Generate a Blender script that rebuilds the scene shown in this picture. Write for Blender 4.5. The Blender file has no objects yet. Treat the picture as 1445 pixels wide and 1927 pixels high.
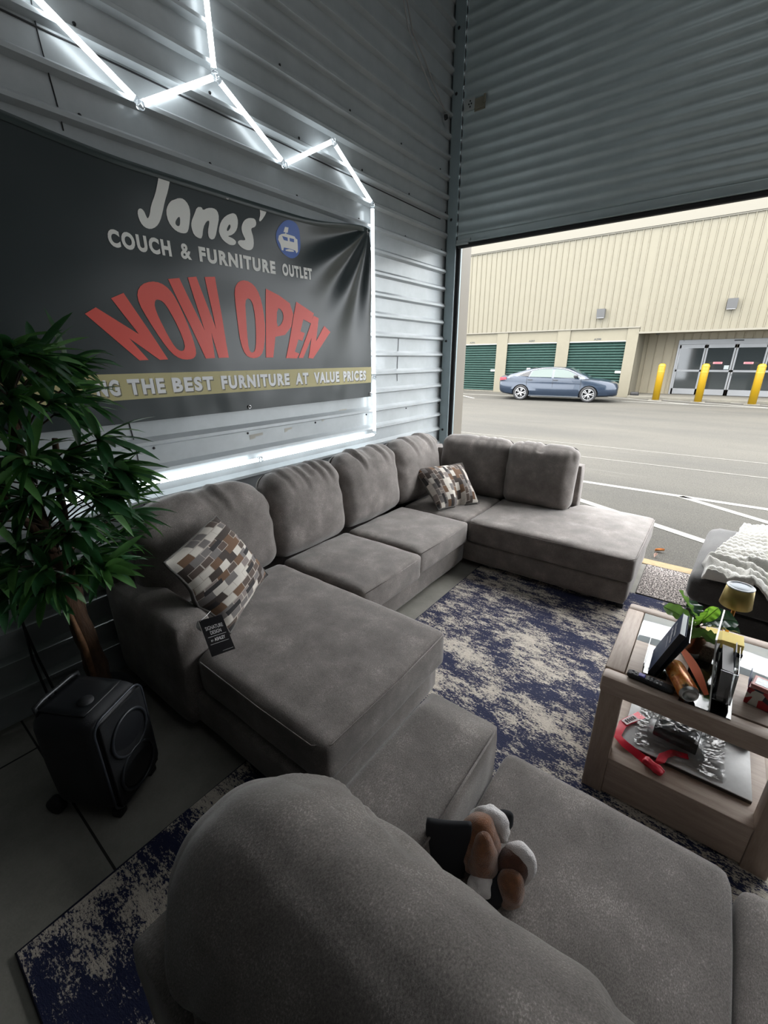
import bpy, bmesh, math, random
from mathutils import Vector, Matrix, noise
random.seed(7)
PI = math.pi
sc = bpy.context.scene
COL = sc.collection

# ---------------------------------------------------------------- camera
cam_d = bpy.data.cameras.new('camera')
cam = bpy.data.objects.new('camera', cam_d); COL.objects.link(cam)
cam_d.sensor_fit = 'HORIZONTAL'; cam_d.sensor_width = 36.0
cam_d.lens = 36.0 * 799.315 / 1445.0
cam_d.clip_start = 0.02; cam_d.clip_end = 400
YAW, PITCH, ROLL = -0.654270745, 0.346542183, 0.00484386966
_f = Vector((math.sin(YAW)*math.cos(PITCH), math.cos(YAW)*math.cos(PITCH), -math.sin(PITCH)))
_r = Vector((math.cos(YAW), -math.sin(YAW), 0)); _d = _f.cross(_r)
_r2 = math.cos(ROLL)*_r + math.sin(ROLL)*_d; _d2 = -math.sin(ROLL)*_r + math.cos(ROLL)*_d
cam.matrix_world = Matrix(((_r2.x, -_d2.x, -_f.x, 0), (_r2.y, -_d2.y, -_f.y, 0), (_r2.z, -_d2.z, -_f.z, 1.70), (0, 0, 0, 1)))
sc.camera = cam

# ---------------------------------------------------------------- sky, lights, exposure
SKY = 4.9
LED = 3.0
w = bpy.data.worlds.new('overcast_sky'); sc.world = w; w.use_nodes = True
nt = w.node_tree; nt.nodes.clear()
bg = nt.nodes.new('ShaderNodeBackground'); wo = nt.nodes.new('ShaderNodeOutputWorld')
tc = nt.nodes.new('ShaderNodeTexCoord'); sx = nt.nodes.new('ShaderNodeSeparateXYZ'); cr = nt.nodes.new('ShaderNodeValToRGB')
cr.color_ramp.elements[0].position = 0.0; cr.color_ramp.elements[0].color = (0.80, 0.84, 0.88, 1)
cr.color_ramp.elements[1].position = 0.7; cr.color_ramp.elements[1].color = (1.0, 1.0, 1.0, 1)
nt.links.new(tc.outputs['Generated'], sx.inputs[0]); nt.links.new(sx.outputs[2], cr.inputs[0])
nt.links.new(cr.outputs[0], bg.inputs[0]); bg.inputs[1].default_value = SKY
nt.links.new(bg.outputs[0], wo.inputs[0])
sd = bpy.data.lights.new('hazy_sun', 'SUN'); sd.energy = 1.6; sd.angle = math.radians(40); sd.color = (1.0, 0.96, 0.88)
so = bpy.data.objects.new('hazy_sun', sd); COL.objects.link(so); so.rotation_euler = (math.radians(38), 0, math.radians(-25))
ad = bpy.data.lights.new('interior_fill', 'AREA'); ad.shape = 'RECTANGLE'; ad.size = 4.0; ad.size_y = 3.6; ad.energy = 11; ad.color = (.95, .98, 1.0)  # unseen overhead fill, added to brighten the interior; no modelled fixture
ao = bpy.data.objects.new('interior_fill', ad); COL.objects.link(ao); ao.location = (1.0, 2.0, 5.1)
sc.view_settings.view_transform = 'Standard'; sc.view_settings.look = 'None'
sc.view_settings.exposure = 0.98; sc.view_settings.gamma = 1.0; sc.view_settings.use_curve_mapping = False

# ---------------------------------------------------------------- materials
MATS = {}
def mat(name, col, rough=0.6, metal=0.0, var=0.0, vscale=30.0, bump=0.0, bscale=200.0, sheen=0.0, stretch=None,
        emit=0.0, trans=0.0, alpha=1.0, ior=1.45, spec=0.5, coat=0.0, col2=None, detail=4):
    """principled material; optional noise variation between col and col2 (or darker/lighter) and bump"""
    if name in MATS: return MATS[name]
    m = bpy.data.materials.new(name); m.use_nodes = True
    n = m.node_tree.nodes; l = m.node_tree.links; p = n['Principled BSDF']
    p.inputs['Base Color'].default_value = (*col, 1); p.inputs['Roughness'].default_value = rough
    p.inputs['Metallic'].default_value = metal; p.inputs['IOR'].default_value = ior
    p.inputs['Specular IOR Level'].default_value = spec
    p.inputs['Sheen Weight'].default_value = sheen; p.inputs['Coat Weight'].default_value = coat
    p.inputs['Transmission Weight'].default_value = trans; p.inputs['Alpha'].default_value = alpha
    if emit: 
        p.inputs['Emission Color'].default_value = (*col, 1); p.inputs['Emission Strength'].default_value = emit
    if var or bump or col2:
        t = n.new('ShaderNodeTexCoord'); mp = n.new('ShaderNodeMapping')
        l.new(t.outputs['Object'], mp.inputs[0])
        if stretch: mp.inputs['Scale'].default_value = stretch
        if var or col2:
            a = n.new('ShaderNodeTexNoise'); a.inputs['Scale'].default_value = vscale; a.inputs['Detail'].default_value = detail
            a.inputs['Roughness'].default_value = 0.65
            r = n.new('ShaderNodeValToRGB'); r.color_ramp.elements[0].position = 0.3; r.color_ramp.elements[1].position = 0.7
            if col2: c1, c2 = col, col2
            else: c1 = tuple(c*(1-var) for c in col); c2 = tuple(min(1, c*(1+var)) for c in col)
            r.color_ramp.elements[0].color = (*c1, 1); r.color_ramp.elements[1].color = (*c2, 1)
            l.new(mp.outputs[0], a.inputs[0]); l.new(a.outputs[0], r.inputs[0]); l.new(r.outputs[0], p.inputs['Base Color'])
        if bump:
            b = n.new('ShaderNodeTexNoise'); b.inputs['Scale'].default_value = bscale; b.inputs['Detail'].default_value = 3
            bb = n.new('ShaderNodeBump'); bb.inputs['Strength'].default_value = bump; bb.inputs['Distance'].default_value = 0.01
            l.new(mp.outputs[0], b.inputs[0]); l.new(b.outputs[0], bb.inputs['Height']); l.new(bb.outputs[0], p.inputs['Normal'])
    MATS[name] = m; return m

def translucent(m, col, f=.4):
    n = m.node_tree.nodes; l = m.node_tree.links; out = n['Material Output']; src = out.inputs[0].links[0].from_socket
    t = n.new('ShaderNodeBsdfTranslucent'); t.inputs[0].default_value = (*col, 1); x = n.new('ShaderNodeMixShader'); x.inputs[0].default_value = f
    l.new(src, x.inputs[1]); l.new(t.outputs[0], x.inputs[2]); l.new(x.outputs[0], out.inputs[0]); return m
class NB:
    """tiny node builder"""
    def __init__(s, name):
        s.m = bpy.data.materials.new(name); s.m.use_nodes = True; MATS[name] = s.m
        s.t = s.m.node_tree; s.p = s.t.nodes['Principled BSDF']
        s.co = s.t.nodes.new('ShaderNodeTexCoord').outputs['Object']
    def node(s, typ, **kw):
        n = s.t.nodes.new('ShaderNode' + typ)
        for k, v in kw.items(): setattr(n, k, v)
        return n
    def link(s, a, b): s.t.links.new(a, b)
    def noise(s, scale, detail=4, rough=.6, co=None, stretch=None):
        n = s.node('TexNoise'); n.inputs['Scale'].default_value = scale; n.inputs['Detail'].default_value = detail; n.inputs['Roughness'].default_value = rough
        src = co or s.co
        if stretch:
            mp = s.node('Mapping'); mp.inputs['Scale'].default_value = stretch; s.link(src, mp.inputs[0]); src = mp.outputs[0]
        s.link(src, n.inputs[0]); return n.outputs[0]
    def math(s, op, a, b=None):
        n = s.node('Math', operation=op)
        for i, v in enumerate((a, b)):
            if v is None: continue
            if isinstance(v, (int, float)): n.inputs[i].default_value = v
            else: s.link(v, n.inputs[i])
        return n.outputs[0]
    def ramp(s, fac, stops, const=False):
        r = s.node('ValToRGB'); e = r.color_ramp.elements
        if const: r.color_ramp.interpolation = 'CONSTANT'
        while len(e) < len(stops): e.new(0.5)
        for i, (pos, c) in enumerate(stops): e[i].position = pos; e[i].color = (*c, 1)
        s.link(fac, r.inputs[0]); return r.outputs[0]
    def mix(s, fac, a, b):
        n = s.node('Mix', data_type='RGBA')
        if isinstance(fac, (int, float)): n.inputs[0].default_value = fac
        else: s.link(fac, n.inputs[0])
        for i, v in ((6, a), (7, b)):
            if isinstance(v, tuple): n.inputs[i].default_value = (*v, 1)
            else: s.link(v, n.inputs[i])
        return n.outputs[2]
    def bump(s, h, strength, dist=.01):
        b = s.node('Bump'); b.inputs['Strength'].default_value = strength; b.inputs['Distance'].default_value = dist
        s.link(h, b.inputs['Height']); s.link(b.outputs[0], s.p.inputs['Normal'])

def fabric(name, dark, light, rough=.85):
    b = NB(name)
    n1 = b.noise(7, 4, .6); n2 = b.noise(420, 2, .6, stretch=(1, .5, 1))
    f = b.math('ADD', b.math('MULTIPLY', n1, .45), b.math('MULTIPLY', n2, .55))
    c = b.ramp(f, [(.36, dark), (.56, light), (.70, tuple(min(1, x*2.1) for x in light))])
    b.link(c, b.p.inputs['Base Color']); b.p.inputs['Roughness'].default_value = rough
    b.p.inputs['Sheen Weight'].default_value = .35; b.p.inputs['Sheen Roughness'].default_value = .4
    b.bump(n2, .25, .004)
    return b.m
FAB = fabric('grey_chenille', (.100, .089, .081), (.196, .175, .162))
FABD = fabric('charcoal_weave', (.022, .022, .022), (.046, .044, .043))
SEAM = mat('dark_seam_cord', (.05, .046, .043), .8)

def rug_mat():
    b = NB('distressed_rug')
    big = b.noise(3.4, 4, .6, stretch=(.75, 1.5, 1)); fine = b.noise(85, 3, .8, stretch=(.8, 1.6, 1)); mid = b.noise(19, 4, .65, stretch=(.7, 1.8, 1))
    f = b.math('ADD', b.math('ADD', b.math('MULTIPLY', big, .72), b.math('MULTIPLY', mid, .50)), b.math('MULTIPLY', fine, .72))
    f = b.math('MULTIPLY', f, .7)
    c = b.ramp(f, [(.0, (.006, .009, .036)), (.674, (.009, .014, .055)), (.688, (.07, .068, .08)), (.704, (.42, .38, .33)), (.80, (.58, .53, .46))])
    b.link(c, b.p.inputs['Base Color']); b.p.inputs['Roughness'].default_value = .9
    b.bump(fine, .6, .01)
    return b.m
RUG = rug_mat()
RUGEDGE = mat('navy_rug_binding', (.012, .014, .035), .9)

def mat_mat():
    b = NB('flecked_mat'); f = b.noise(85, 2, .8)
    c = b.ramp(f, [(.44, (.016, .014, .014)), (.50, (.12, .105, .10)), (.56, (.52, .47, .44))])
    b.link(c, b.p.inputs['Base Color']); b.p.inputs['Roughness'].default_value = .95; b.bump(f, .8, .012); return b.m
FLECK = mat_mat()

def asphalt_mat():
    b = NB('worn_asphalt'); f = b.noise(90, 3, .75); g = b.noise(.35, 5, .6, stretch=(.5, 1.6, 1)); h = b.noise(.9, 6, .7, stretch=(.25, 2.2, 1))
    c1 = b.ramp(f, [(.32, (.030,.0285,.0245)), (.5, (.048,.046,.040)), (.68, (.082,.078,.068))])
    c2 = b.ramp(g, [(.35, (.80, .80, .80)), (.65, (1.12, 1.10, 1.06))])
    n = b.node('Mix', data_type='RGBA', blend_type='MULTIPLY'); n.inputs[0].default_value = 1
    b.link(c1, n.inputs[6]); b.link(c2, n.inputs[7])
    c3 = b.ramp(h, [(.60, (0, 0, 0)), (.72, (1, 1, 1))])
    c = b.mix(b.math('MULTIPLY', c3, .45), n.outputs[2], (.082,.079,.070))
    b.link(c, b.p.inputs['Base Color']); b.p.inputs['Roughness'].default_value = .92; b.p.inputs['Specular IOR Level'].default_value = .3
    b.bump(f, .4, .01); return b.m
ASPH = asphalt_mat()

def concrete_mat():
    b = NB('bare_concrete'); f = b.noise(3.5, 6, .65); g = b.noise(120, 2, .6)
    v = b.math('ADD', b.math('MULTIPLY', f, .8), b.math('MULTIPLY', g, .2))
    c = b.ramp(v, [(.3, (.17, .165, .145)), (.7, (.28, .27, .24))])
    b.link(c, b.p.inputs['Base Color']); b.p.inputs['Roughness'].default_value = .7; b.bump(g, .12, .005); return b.m
CONC = concrete_mat()

STEEL = mat('grey_painted_steel', (.41, .44, .455), .34, .2, var=.08, vscale=5, bump=.02, bscale=200, coat=.3)
JAMB = mat('slate_painted_steel', (.29, .355, .37), .45, .2, var=.06, vscale=6)
CURT = mat('slate_door_curtain', (.43, .50, .505), .42, .2, var=.06, vscale=5)
RUBBER = mat('black_rubber', (.012, .012, .013), .6)
BLACK = mat('black_plastic', (.010, .011, .013), .35)
BLACKM = mat('matt_black_plastic', (.014, .015, .018), .6, bump=.2, bscale=500)
DARKW = mat('dark_interior', (.24, .25, .25), .8)
SCREW = mat('dark_screw', (.03, .03, .032), .5, .5)
TUBE = mat('lit_led_tube', (.90, .965, 1.0), .3, emit=LED)
CLEAR = mat('clear_plastic', (.9, .93, .95), .08, trans=.9, ior=1.4)
CREAMS = mat('cream_metal_siding', (.120, .1085, .077), .55, var=.03, vscale=2)
CREAMW = mat('cream_stucco', (.132, .120, .088), .8, var=.04, vscale=3)
CREAMT = mat('pale_cream_trim', (.120, .111, .088), .6)
TANS = mat('tan_metal_siding', (.185, .162, .113), .6, var=.04, vscale=2)
GREEN = mat('green_roll_door', (.017, .042, .035), .45, var=.08, vscale=3)
WHITE = mat('white_paint', (.78, .78, .76), .6)
LINE = mat('white_road_paint', (.19, .186, .168), .8, var=.16, vscale=25)
YLINE = mat('worn_yellow_sill', (.235, .17, .085), .8, var=.15, vscale=20)
YEL = mat('yellow_bollard_sleeve', (.25, .150, .002), .45)
YELD = mat('dull_yellow_band', (.27, .17, .006), .5)
ALU = mat('silver_aluminium', (.19, .195, .20), .4, .4)
GLASSD = mat('dark_door_glass', (.022, .026, .027), .06, spec=.8)
CWALK = mat('pale_concrete', (.112, .105, .086), .85, var=.08, vscale=6)
GREYB = mat('grey_light_housing', (.07, .07, .07), .5)

# ---------------------------------------------------------------- builders
MW = {}
def thing(name, label, cat, loc=(0, 0, 0), rz=0.0, group=None, kind=None, rot=None):
    o = bpy.data.objects.new(name, None); COL.objects.link(o); o.empty_display_size = .05
    o.location = loc; o.rotation_euler = rot or (0, 0, rz)
    MW[o] = Matrix.Translation(Vector(loc)) @ (Matrix.Rotation(rz, 4, 'Z') if not rot else __import__('mathutils').Euler(rot).to_matrix().to_4x4())
    tag(o, label, cat, group, kind); return o
def tag(o, label, cat, group=None, kind=None):
    if label: o['label'] = label
    if cat: o['category'] = cat
    if group: o['group'] = group
    if kind: o['kind'] = kind
    return o
def root(o):
    while o.parent: o = o.parent
    return o
def obj(name, bm, m, parent=None, smooth=True, world=False, label=None, angle=None):
    """links bm as one mesh object. parent: thing or part. world=True: verts are world coordinates"""
    me = bpy.data.meshes.new(name)
    if parent is not None and world:
        bm.transform(MW[root(parent)].inverted())
    o = bpy.data.objects.new(name, me)
    if parent is None:
        bb = [v.co for v in bm.verts]
        if bb:
            lo = Vector((min(v.x for v in bb), min(v.y for v in bb), min(v.z for v in bb))); hi = Vector((max(v.x for v in bb), max(v.y for v in bb), max(v.z for v in bb)))
            org = Vector(((lo.x+hi.x)/2, (lo.y+hi.y)/2, lo.z)); bm.transform(Matrix.Translation(-org)); o.location = org
            MW[o] = Matrix.Translation(org)
        else: MW[o] = Matrix.Identity(4)
    bm.normal_update()
    if angle is not None:
        for e in bm.edges:
            if len(e.link_faces) == 2 and e.calc_face_angle(0) > angle: e.smooth = False
    bm.to_mesh(me); bm.free()
    if smooth:
        for p in me.polygons: p.use_smooth = True
    if isinstance(m, (list, tuple)):
        for k in m: me.materials.append(k)
    else: me.materials.append(m)
    COL.objects.link(o)
    if parent is not None: o.parent = parent
    if label: o['label'] = label
    return o
def struct(name, bm, m, smooth=False, **k):
    o = obj(name, bm, m, None, smooth, **k); o['kind'] = 'structure'; return o

def NBM(): return bmesh.new()
def box(bm, lo, hi, bev=0.0, seg=2, M=None):
    lo = Vector(lo); hi = Vector(hi); c = (lo+hi)/2; s = hi-lo
    r = bmesh.ops.create_cube(bm, size=1, matrix=Matrix.Translation(c) @ Matrix.Diagonal((*s, 1)))
    vs = r['verts']
    if bev:
        es = list({e for v in vs for e in v.link_edges})
        rr = bmesh.ops.bevel(bm, geom=es, offset=bev, segments=seg, profile=.5, affect='EDGES')
        vs = list({v for f in rr['faces'] for v in f.verts} | {v for v in vs if v.is_valid})
    if M is not None: bmesh.ops.transform(bm, matrix=M, verts=vs)
    return vs
def tube(bm, pts, r, n=8, cap=True, radii=None, closed=False):
    pts = [Vector(p) for p in pts]; rings = []; up = None
    N = len(pts)
    for i, p in enumerate(pts):
        a = pts[i-1] if (i > 0 or closed) else p; b = pts[(i+1) % N] if (i < N-1 or closed) else p
        t = (b-a).normalized() if (b-a).length > 1e-9 else Vector((0, 0, 1))
        if up is None: up = t.orthogonal().normalized()
        up = (up - t*up.dot(t)); up = up.normalized() if up.length > 1e-6 else t.orthogonal().normalized()
        s = t.cross(up); rr = radii[i] if radii else r
        rings.append([bm.verts.new(p + (up*math.cos(2*PI*k/n) + s*math.sin(2*PI*k/n))*rr) for k in range(n)])
    M = N if closed else N-1
    for i in range(M):
        A, B = rings[i], rings[(i+1) % N]
        for k in range(n): bm.faces.new((A[k], A[(k+1) % n], B[(k+1) % n], B[k]))
    if cap and not closed:
        bm.faces.new(rings[0][::-1]); bm.faces.new(rings[-1])
    return [v for r_ in rings for v in r_]
def lathe(bm, prof, n=24, M=None):
    """prof: [(r,z)]; r=0 closes"""
    rings = []; vs = []
    for r, z in prof:
        if r < 1e-6: v = bm.verts.new((0, 0, z)); rings.append([v]); vs.append(v)
        else:
            R = [bm.verts.new((r*math.cos(2*PI*k/n), r*math.sin(2*PI*k/n), z)) for k in range(n)]; rings.append(R); vs += R
    for A, B in zip(rings, rings[1:]):
        for k in range(n):
            k2 = (k+1) % n
            if len(A) == 1 and len(B) == 1: continue
            if len(A) == 1: bm.faces.new((A[0], B[k2], B[k]))
            elif len(B) == 1: bm.faces.new((A[k], A[k2], B[0]))
            else: bm.faces.new((A[k], A[k2], B[k2], B[k]))
    if M is not None: bmesh.ops.transform(bm, matrix=M, verts=vs)
    return vs
def grid(bm, nu, nv, fn):
    V = [[bm.verts.new(fn(i/nu, j/nv)) for j in range(nv+1)] for i in range(nu+1)]
    for i in range(nu):
        for j in range(nv): bm.faces.new((V[i][j], V[i+1][j], V[i+1][j+1], V[i][j+1]))
    return V
def prism(bm, poly, fn, d0, d1):
    """poly 2D -> fn(u,v,d) 3D, extruded between d0 and d1"""
    A = [bm.verts.new(fn(u, v, d0)) for u, v in poly]; B = [bm.verts.new(fn(u, v, d1)) for u, v in poly]
    n = len(poly); bm.faces.new(A[::-1]); bm.faces.new(B)
    for i in range(n): bm.faces.new((A[i], A[(i+1) % n], B[(i+1) % n], B[i]))
    return A + B
def rbox(bm, size, r, cuts=10, puff=(0, 0, 0), wr=0.0, wf=6.0, M=None, fn=None, pow_=2):
    """soft rounded box centred at the origin; puff bulges the faces, wr adds cloth wrinkles"""
    h = Vector(size)/2; r = min(r, *(x*.98 for x in h)); inner = h - Vector((r, r, r))
    t = bmesh.new(); bmesh.ops.create_cube(t, size=2)
    bmesh.ops.subdivide_edges(t, edges=t.edges[:], cuts=cuts, use_grid_fill=True)
    for v in t.verts:
        p = Vector((v.co.x*h.x, v.co.y*h.y, v.co.z*h.z)); u = v.co.copy()
        c = Vector([max(-inner[i], min(inner[i], p[i])) for i in range(3)]); d = p-c
        if d.length > 1e-9: p = c + d.normalized()*r
        n = d.normalized() if d.length > 1e-9 else u
        q0 = p.copy()
        for i in range(3):
            j, k = (i+1) % 3, (i+2) % 3
            if puff[i]:
                p[i] += n[i]*puff[i]*max(0, 1-abs(q0[j]/h[j])**pow_)*max(0, 1-abs(q0[k]/h[k])**pow_)
        if wr:
            q = p*wf
            p += n*wr*(noise.noise(q)+.5*noise.noise(q*2.3+Vector((7, 3, 1))))
        if fn: p = fn(p, u, n)
        v.co = p
    bmesh.ops.recalc_face_normals(t, faces=t.faces)
    if M is not None: t.transform(M)
    me = bpy.data.meshes.new('tmp'); t.to_mesh(me); t.free(); bm.from_mesh(me); bpy.data.meshes.remove(me)
    return bm
def ring_path(w, h, r, n=5):
    """rounded rectangle path in 2D"""
    P = []
    for cx, cy, a0 in ((w/2-r, h/2-r, 0), (-w/2+r, h/2-r, 90), (-w/2+r, -h/2+r, 180), (w/2-r, -h/2+r, 270)):
        for k in range(n+1):
            a = math.radians(a0+90*k/n); P.append((cx+r*math.cos(a), cy+r*math.sin(a)))
    return P
def T(x, y, z): return Matrix.Translation((x, y, z))
def RX(a): return Matrix.Rotation(a, 4, 'X')
def RY(a): return Matrix.Rotation(a, 4, 'Y')
def RZ(a): return Matrix.Rotation(a, 4, 'Z')
def smooth(a, b, x):
    t = max(0, min(1, (x-a)/(b-a))); return t*t*(3-2*t)
def text_bm(s, u0, u1, v0, v1, fn, off=0.0, sub=.05, spacing=1.0, depth=0):
    """flat lettering stretched to the box (u0..u1, v0..v1), mapped to 3D by fn(u,v)"""
    cu = bpy.data.curves.new('t', 'FONT'); cu.body = s; cu.size = 1; cu.offset = off; cu.space_character = spacing; cu.resolution_u = 4
    to = bpy.data.objects.new('t', cu); COL.objects.link(to)
    dg = bpy.context.evaluated_depsgraph_get(); me = bpy.data.meshes.new_from_object(to.evaluated_get(dg))
    bm = bmesh.new(); bm.from_mesh(me); bpy.data.meshes.remove(me); bpy.data.objects.remove(to); bpy.data.curves.remove(cu)
    xs = [v.co.x for v in bm.verts]; ys = [v.co.y for v in bm.verts]; x0, x1, y0, y1 = min(xs), max(xs), min(ys), max(ys)
    for v in bm.verts: v.co = Vector((u0+(v.co.x-x0)/(x1-x0)*(u1-u0), v0+(v.co.y-y0)/(y1-y0)*(v1-v0), 0))
    finish_flat(bm, fn, sub); return bm
def finish_flat(bm, fn, sub):
    bmesh.ops.triangulate(bm, faces=bm.faces[:])
    for _ in range(5):
        es = [e for e in bm.edges if e.calc_length() > sub]
        if not es: break
        bmesh.ops.subdivide_edges(bm, edges=es, cuts=1); bmesh.ops.triangulate(bm, faces=bm.faces[:])
    for v in bm.verts: v.co = Vector(fn(v.co.x, v.co.y))
def poly_bm(loops, fn, sub=.05):
    """filled polygon with holes"""
    bm = bmesh.new(); es = []
    for lp in loops:
        vs = [bm.verts.new((u, v, 0)) for u, v in lp]
        es += [bm.edges.new((vs[i], vs[(i+1) % len(vs)])) for i in range(len(vs))]
    bmesh.ops.triangle_fill(bm, use_beauty=True, use_dissolve=False, edges=es)
    finish_flat(bm, fn, sub); return bm
def smooth_loop(pts, it=2):
    for _ in range(it):
        q = []
        for i in range(len(pts)):
            a, b = pts[i], pts[(i+1) % len(pts)]
            q += [(a[0]*.75+b[0]*.25, a[1]*.75+b[1]*.25), (a[0]*.25+b[0]*.75, a[1]*.25+b[1]*.75)]
        pts = q
    return pts

# ================================================================ SETTING
def ribbed_wall(bm, x0, x1, y0, y1, z1):
    prof = [(x0, 0.0)]; z = 1.715 - .1557*11
    while z < z1-.1:
        if z > 0.01: prof += [(x0, z), (x1, z+.012), (x1, z+.030), (x0, z+.052)]
        z += .1557
    prof.append((x0, z1))
    A = [bm.verts.new((x, y0, z)) for x, z in prof]; B = [bm.verts.new((x, y1, z)) for x, z in prof]
    for i in range(len(prof)-1): bm.faces.new((A[i], B[i], B[i+1], A[i+1]))
    box(bm, (x0-.12, y0, 0), (x0-.004, y1, z1))
b = NBM(); box(b, (-2.6, -5, -.12), (4.2, 4.03, 0)); floor = struct('floor', b, CONC)
b = NBM(); box(b, (-2.196-.004, -5, 0), (-2.196+.004, 4.0, .0012)); box(b, (-2.45, .196, 0), (4.0, .204, .0012))
o = obj('control_joint', b, mat('dark_floor_joint', (.02, .02, .018), .9), floor, False, world=True)
b = NBM(); ribbed_wall(b, -2.455, -2.419, -5, 4.26, 5.2); wall_left = struct('wall_left', b, STEEL)
for yy, z0, z1 in ((.985, .25, 1.40), (.955, 2.62, 3.05), (3.42, 1.5, 1.9)):
    b = NBM(); tube(b, [(-2.4515, yy-.01*math.sin(z*9), z) for z in [z0+(z1-z0)*k/12 for k in range(13)]], .0022, 5)
    obj('panel_seam', b, SCREW, wall_left, world=True)
b = NBM(); box(b, (-2.455, .45, 2.944), (-2.449, 4.1, 2.949)); obj('lap_joint', b, SCREW, wall_left, False, world=True)
b = NBM()
for yy in [.42+.62*k for k in range(7)]:
    for zz in (1.235, 2.70, 3.02, 3.33, .62):
        lathe(b, [(0, .006), (.006, .005), (.008, 0)], 8, T(-2.455, yy+.07*math.sin(zz*7), zz) @ RY(PI/2))
obj('panel_screws', b, SCREW, wall_left, world=True)['kind'] = 'stuff'
PATCH = mat('tape_residue', (.40, .39, .345), .8)
for yy, zz, ww, hh in ((1.72, 1.19, .11, .035), (2.02, 1.20, .07, .03), (2.40, 1.235, .06, .05), (2.60, 1.255, .09, .055)):
    b = NBM(); prism(b, [(yy, zz), (yy+ww*.4, zz+.004), (yy+ww*.42, zz+hh*.45), (yy+ww, zz+hh*.5), (yy+ww, zz+hh), (yy, zz+hh*.9)], lambda u, v, d: (-2.455+d, u, v), 0, .0012)
    obj('residue_patch', b, PATCH, wall_left, False, world=True)
b = NBM(); box(b, (-2.6, -5.15, 0), (4.2, -5, 5.2)); struct('wall_back', b, DARKW)
b = NBM(); box(b, (4.0, -5, 0), (4.15, 4.3, 5.2)); struct('wall_right', b, DARKW)
b = NBM(); box(b, (-2.6, -5.15, 5.2), (4.2, 4.35, 5.35)); struct('ceiling', b, DARKW)
b = NBM(); box(b, (3.12, 4.24, 0), (4.1, 4.40, 5.2)); box(b, (-2.45, 4.30, 4.85), (3.12, 4.42, 5.2)); struct('wall_front', b, JAMB)
# steel jamb beside the opening
b = NBM(); box(b, (-2.431, 4.20, 0), (-2.330, 4.212, 5.19)); box(b, (-2.431, 4.212, 0), (-2.418, 4.30, 5.19)); box(b, (-2.352, 4.212, 0), (-2.335, 4.24, 5.19)); box(b, (-2.50, 4.242, 0), (-2.29, 4.264, 5.19))
trim = struct('trim_1', b, JAMB)
for zz in (.95, 1.87, 2.95, 3.90, 4.34):
    b = NBM(); lathe(b, [(0, .008), (.010, .006), (.013, 0)], 10, T(-2.392, 4.20, zz) @ RX(PI/2)); obj('bolt', b, SCREW, trim, world=True)
b = NBM(); box(b, (-2.334, 4.232, 0), (-2.296, 4.262, 2.72)); box(b, (-2.331, 4.215, 0), (-2.327, 4.232, 4.8)); obj('door_track', b, RUBBER, trim, False, world=True)
b = NBM(); box(b, (-2.56, 4.263, 0), (-2.289, 4.46, 2.95), .006); trim2 = struct('trim_2', b, mat('beige_outer_jamb', (.155, .14, .115), .6))
# roll-up door, raised
b = NBM(); prof = []
z = 2.80; pit = .0925
while z < 4.86:
    for k in range(8):
        a = k/8; prof.append((4.222 - .013*(math.sin(2*PI*a) if a < .5 else .45*math.sin(2*PI*a)), z+a*pit))
    z += pit
A = [b.verts.new((-2.318, y, z)) for y, z in prof]; B = [b.verts.new((3.10, y, z)) for y, z in prof]
C2 = [b.verts.new((-2.318, y+.004, z)) for y, z in prof]; D2 = [b.verts.new((3.10, y+.004, z)) for y, z in prof]
for i in range(len(prof)-1):
    b.faces.new((A[i], A[i+1], B[i+1], B[i])); b.faces.new((C2[i], D2[i], D2[i+1], C2[i+1]))
door = struct('door_1', b, CURT, smooth=True)
b = NBM(); box(b, (-2.318, 4.205, 2.735), (3.10, 4.235, 2.805), .006); box(b, (-2.318, 4.190, 2.738), (3.10, 4.206, 2.745)); obj('bottom_bar', b, CURT, door, False, world=True)
b = NBM(); box(b, (-2.314, 4.200, 2.700), (3.10, 4.238, 2.735), .008); obj('weather_seal', b, RUBBER, door, False, world=True)
b = NBM(); box(b, (-2.318, 4.188, 2.742), (-2.17, 4.204, 2.768), .002); box(b, (-2.318, 4.180, 2.722), (-2.19, 4.20, 2.738), .002); obj('slide_bracket', b, mat('pale_steel', (.42, .46, .46), .4, .3), door, False, world=True)
b = NBM(); box(b, (-2.205, 4.196, 3.722), (-2.105, 4.204, 3.812), .002); box(b, (-2.205, 4.190, 3.735), (-2.105, 4.198, 3.745)); box(b, (-2.118, 4.186, 3.76), (-2.100, 4.198, 3.82)); obj('latch_plate', b, mat('tan_latch_plate', (.27, .25, .19), .5, .3), door, False, world=True)
b = NBM(); box(b, (-2.31, 4.199, 3.745), (-2.205, 4.206, 3.83), .002); latchp = obj('latch_cover', b, mat('light_steel_cover', (.44, .47, .46), .4, .2), door, False, world=True)
b = NBM()
for dx, dz in ((-2.25, 3.77), (-2.25, 3.81), (-2.262, 3.79), (-2.238, 3.79)): lathe(b, [(0, .004), (.006, .003), (.007, 0)], 8, T(dx, 4.199, dz) @ RX(PI/2))
obj('rivets', b, SCREW, latchp, world=True)
b = NBM(); box(b, (-2.6, 4.03, -.12), (3.6, 4.15, .006), .004); struct('trim_3', b, YLINE)

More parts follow.
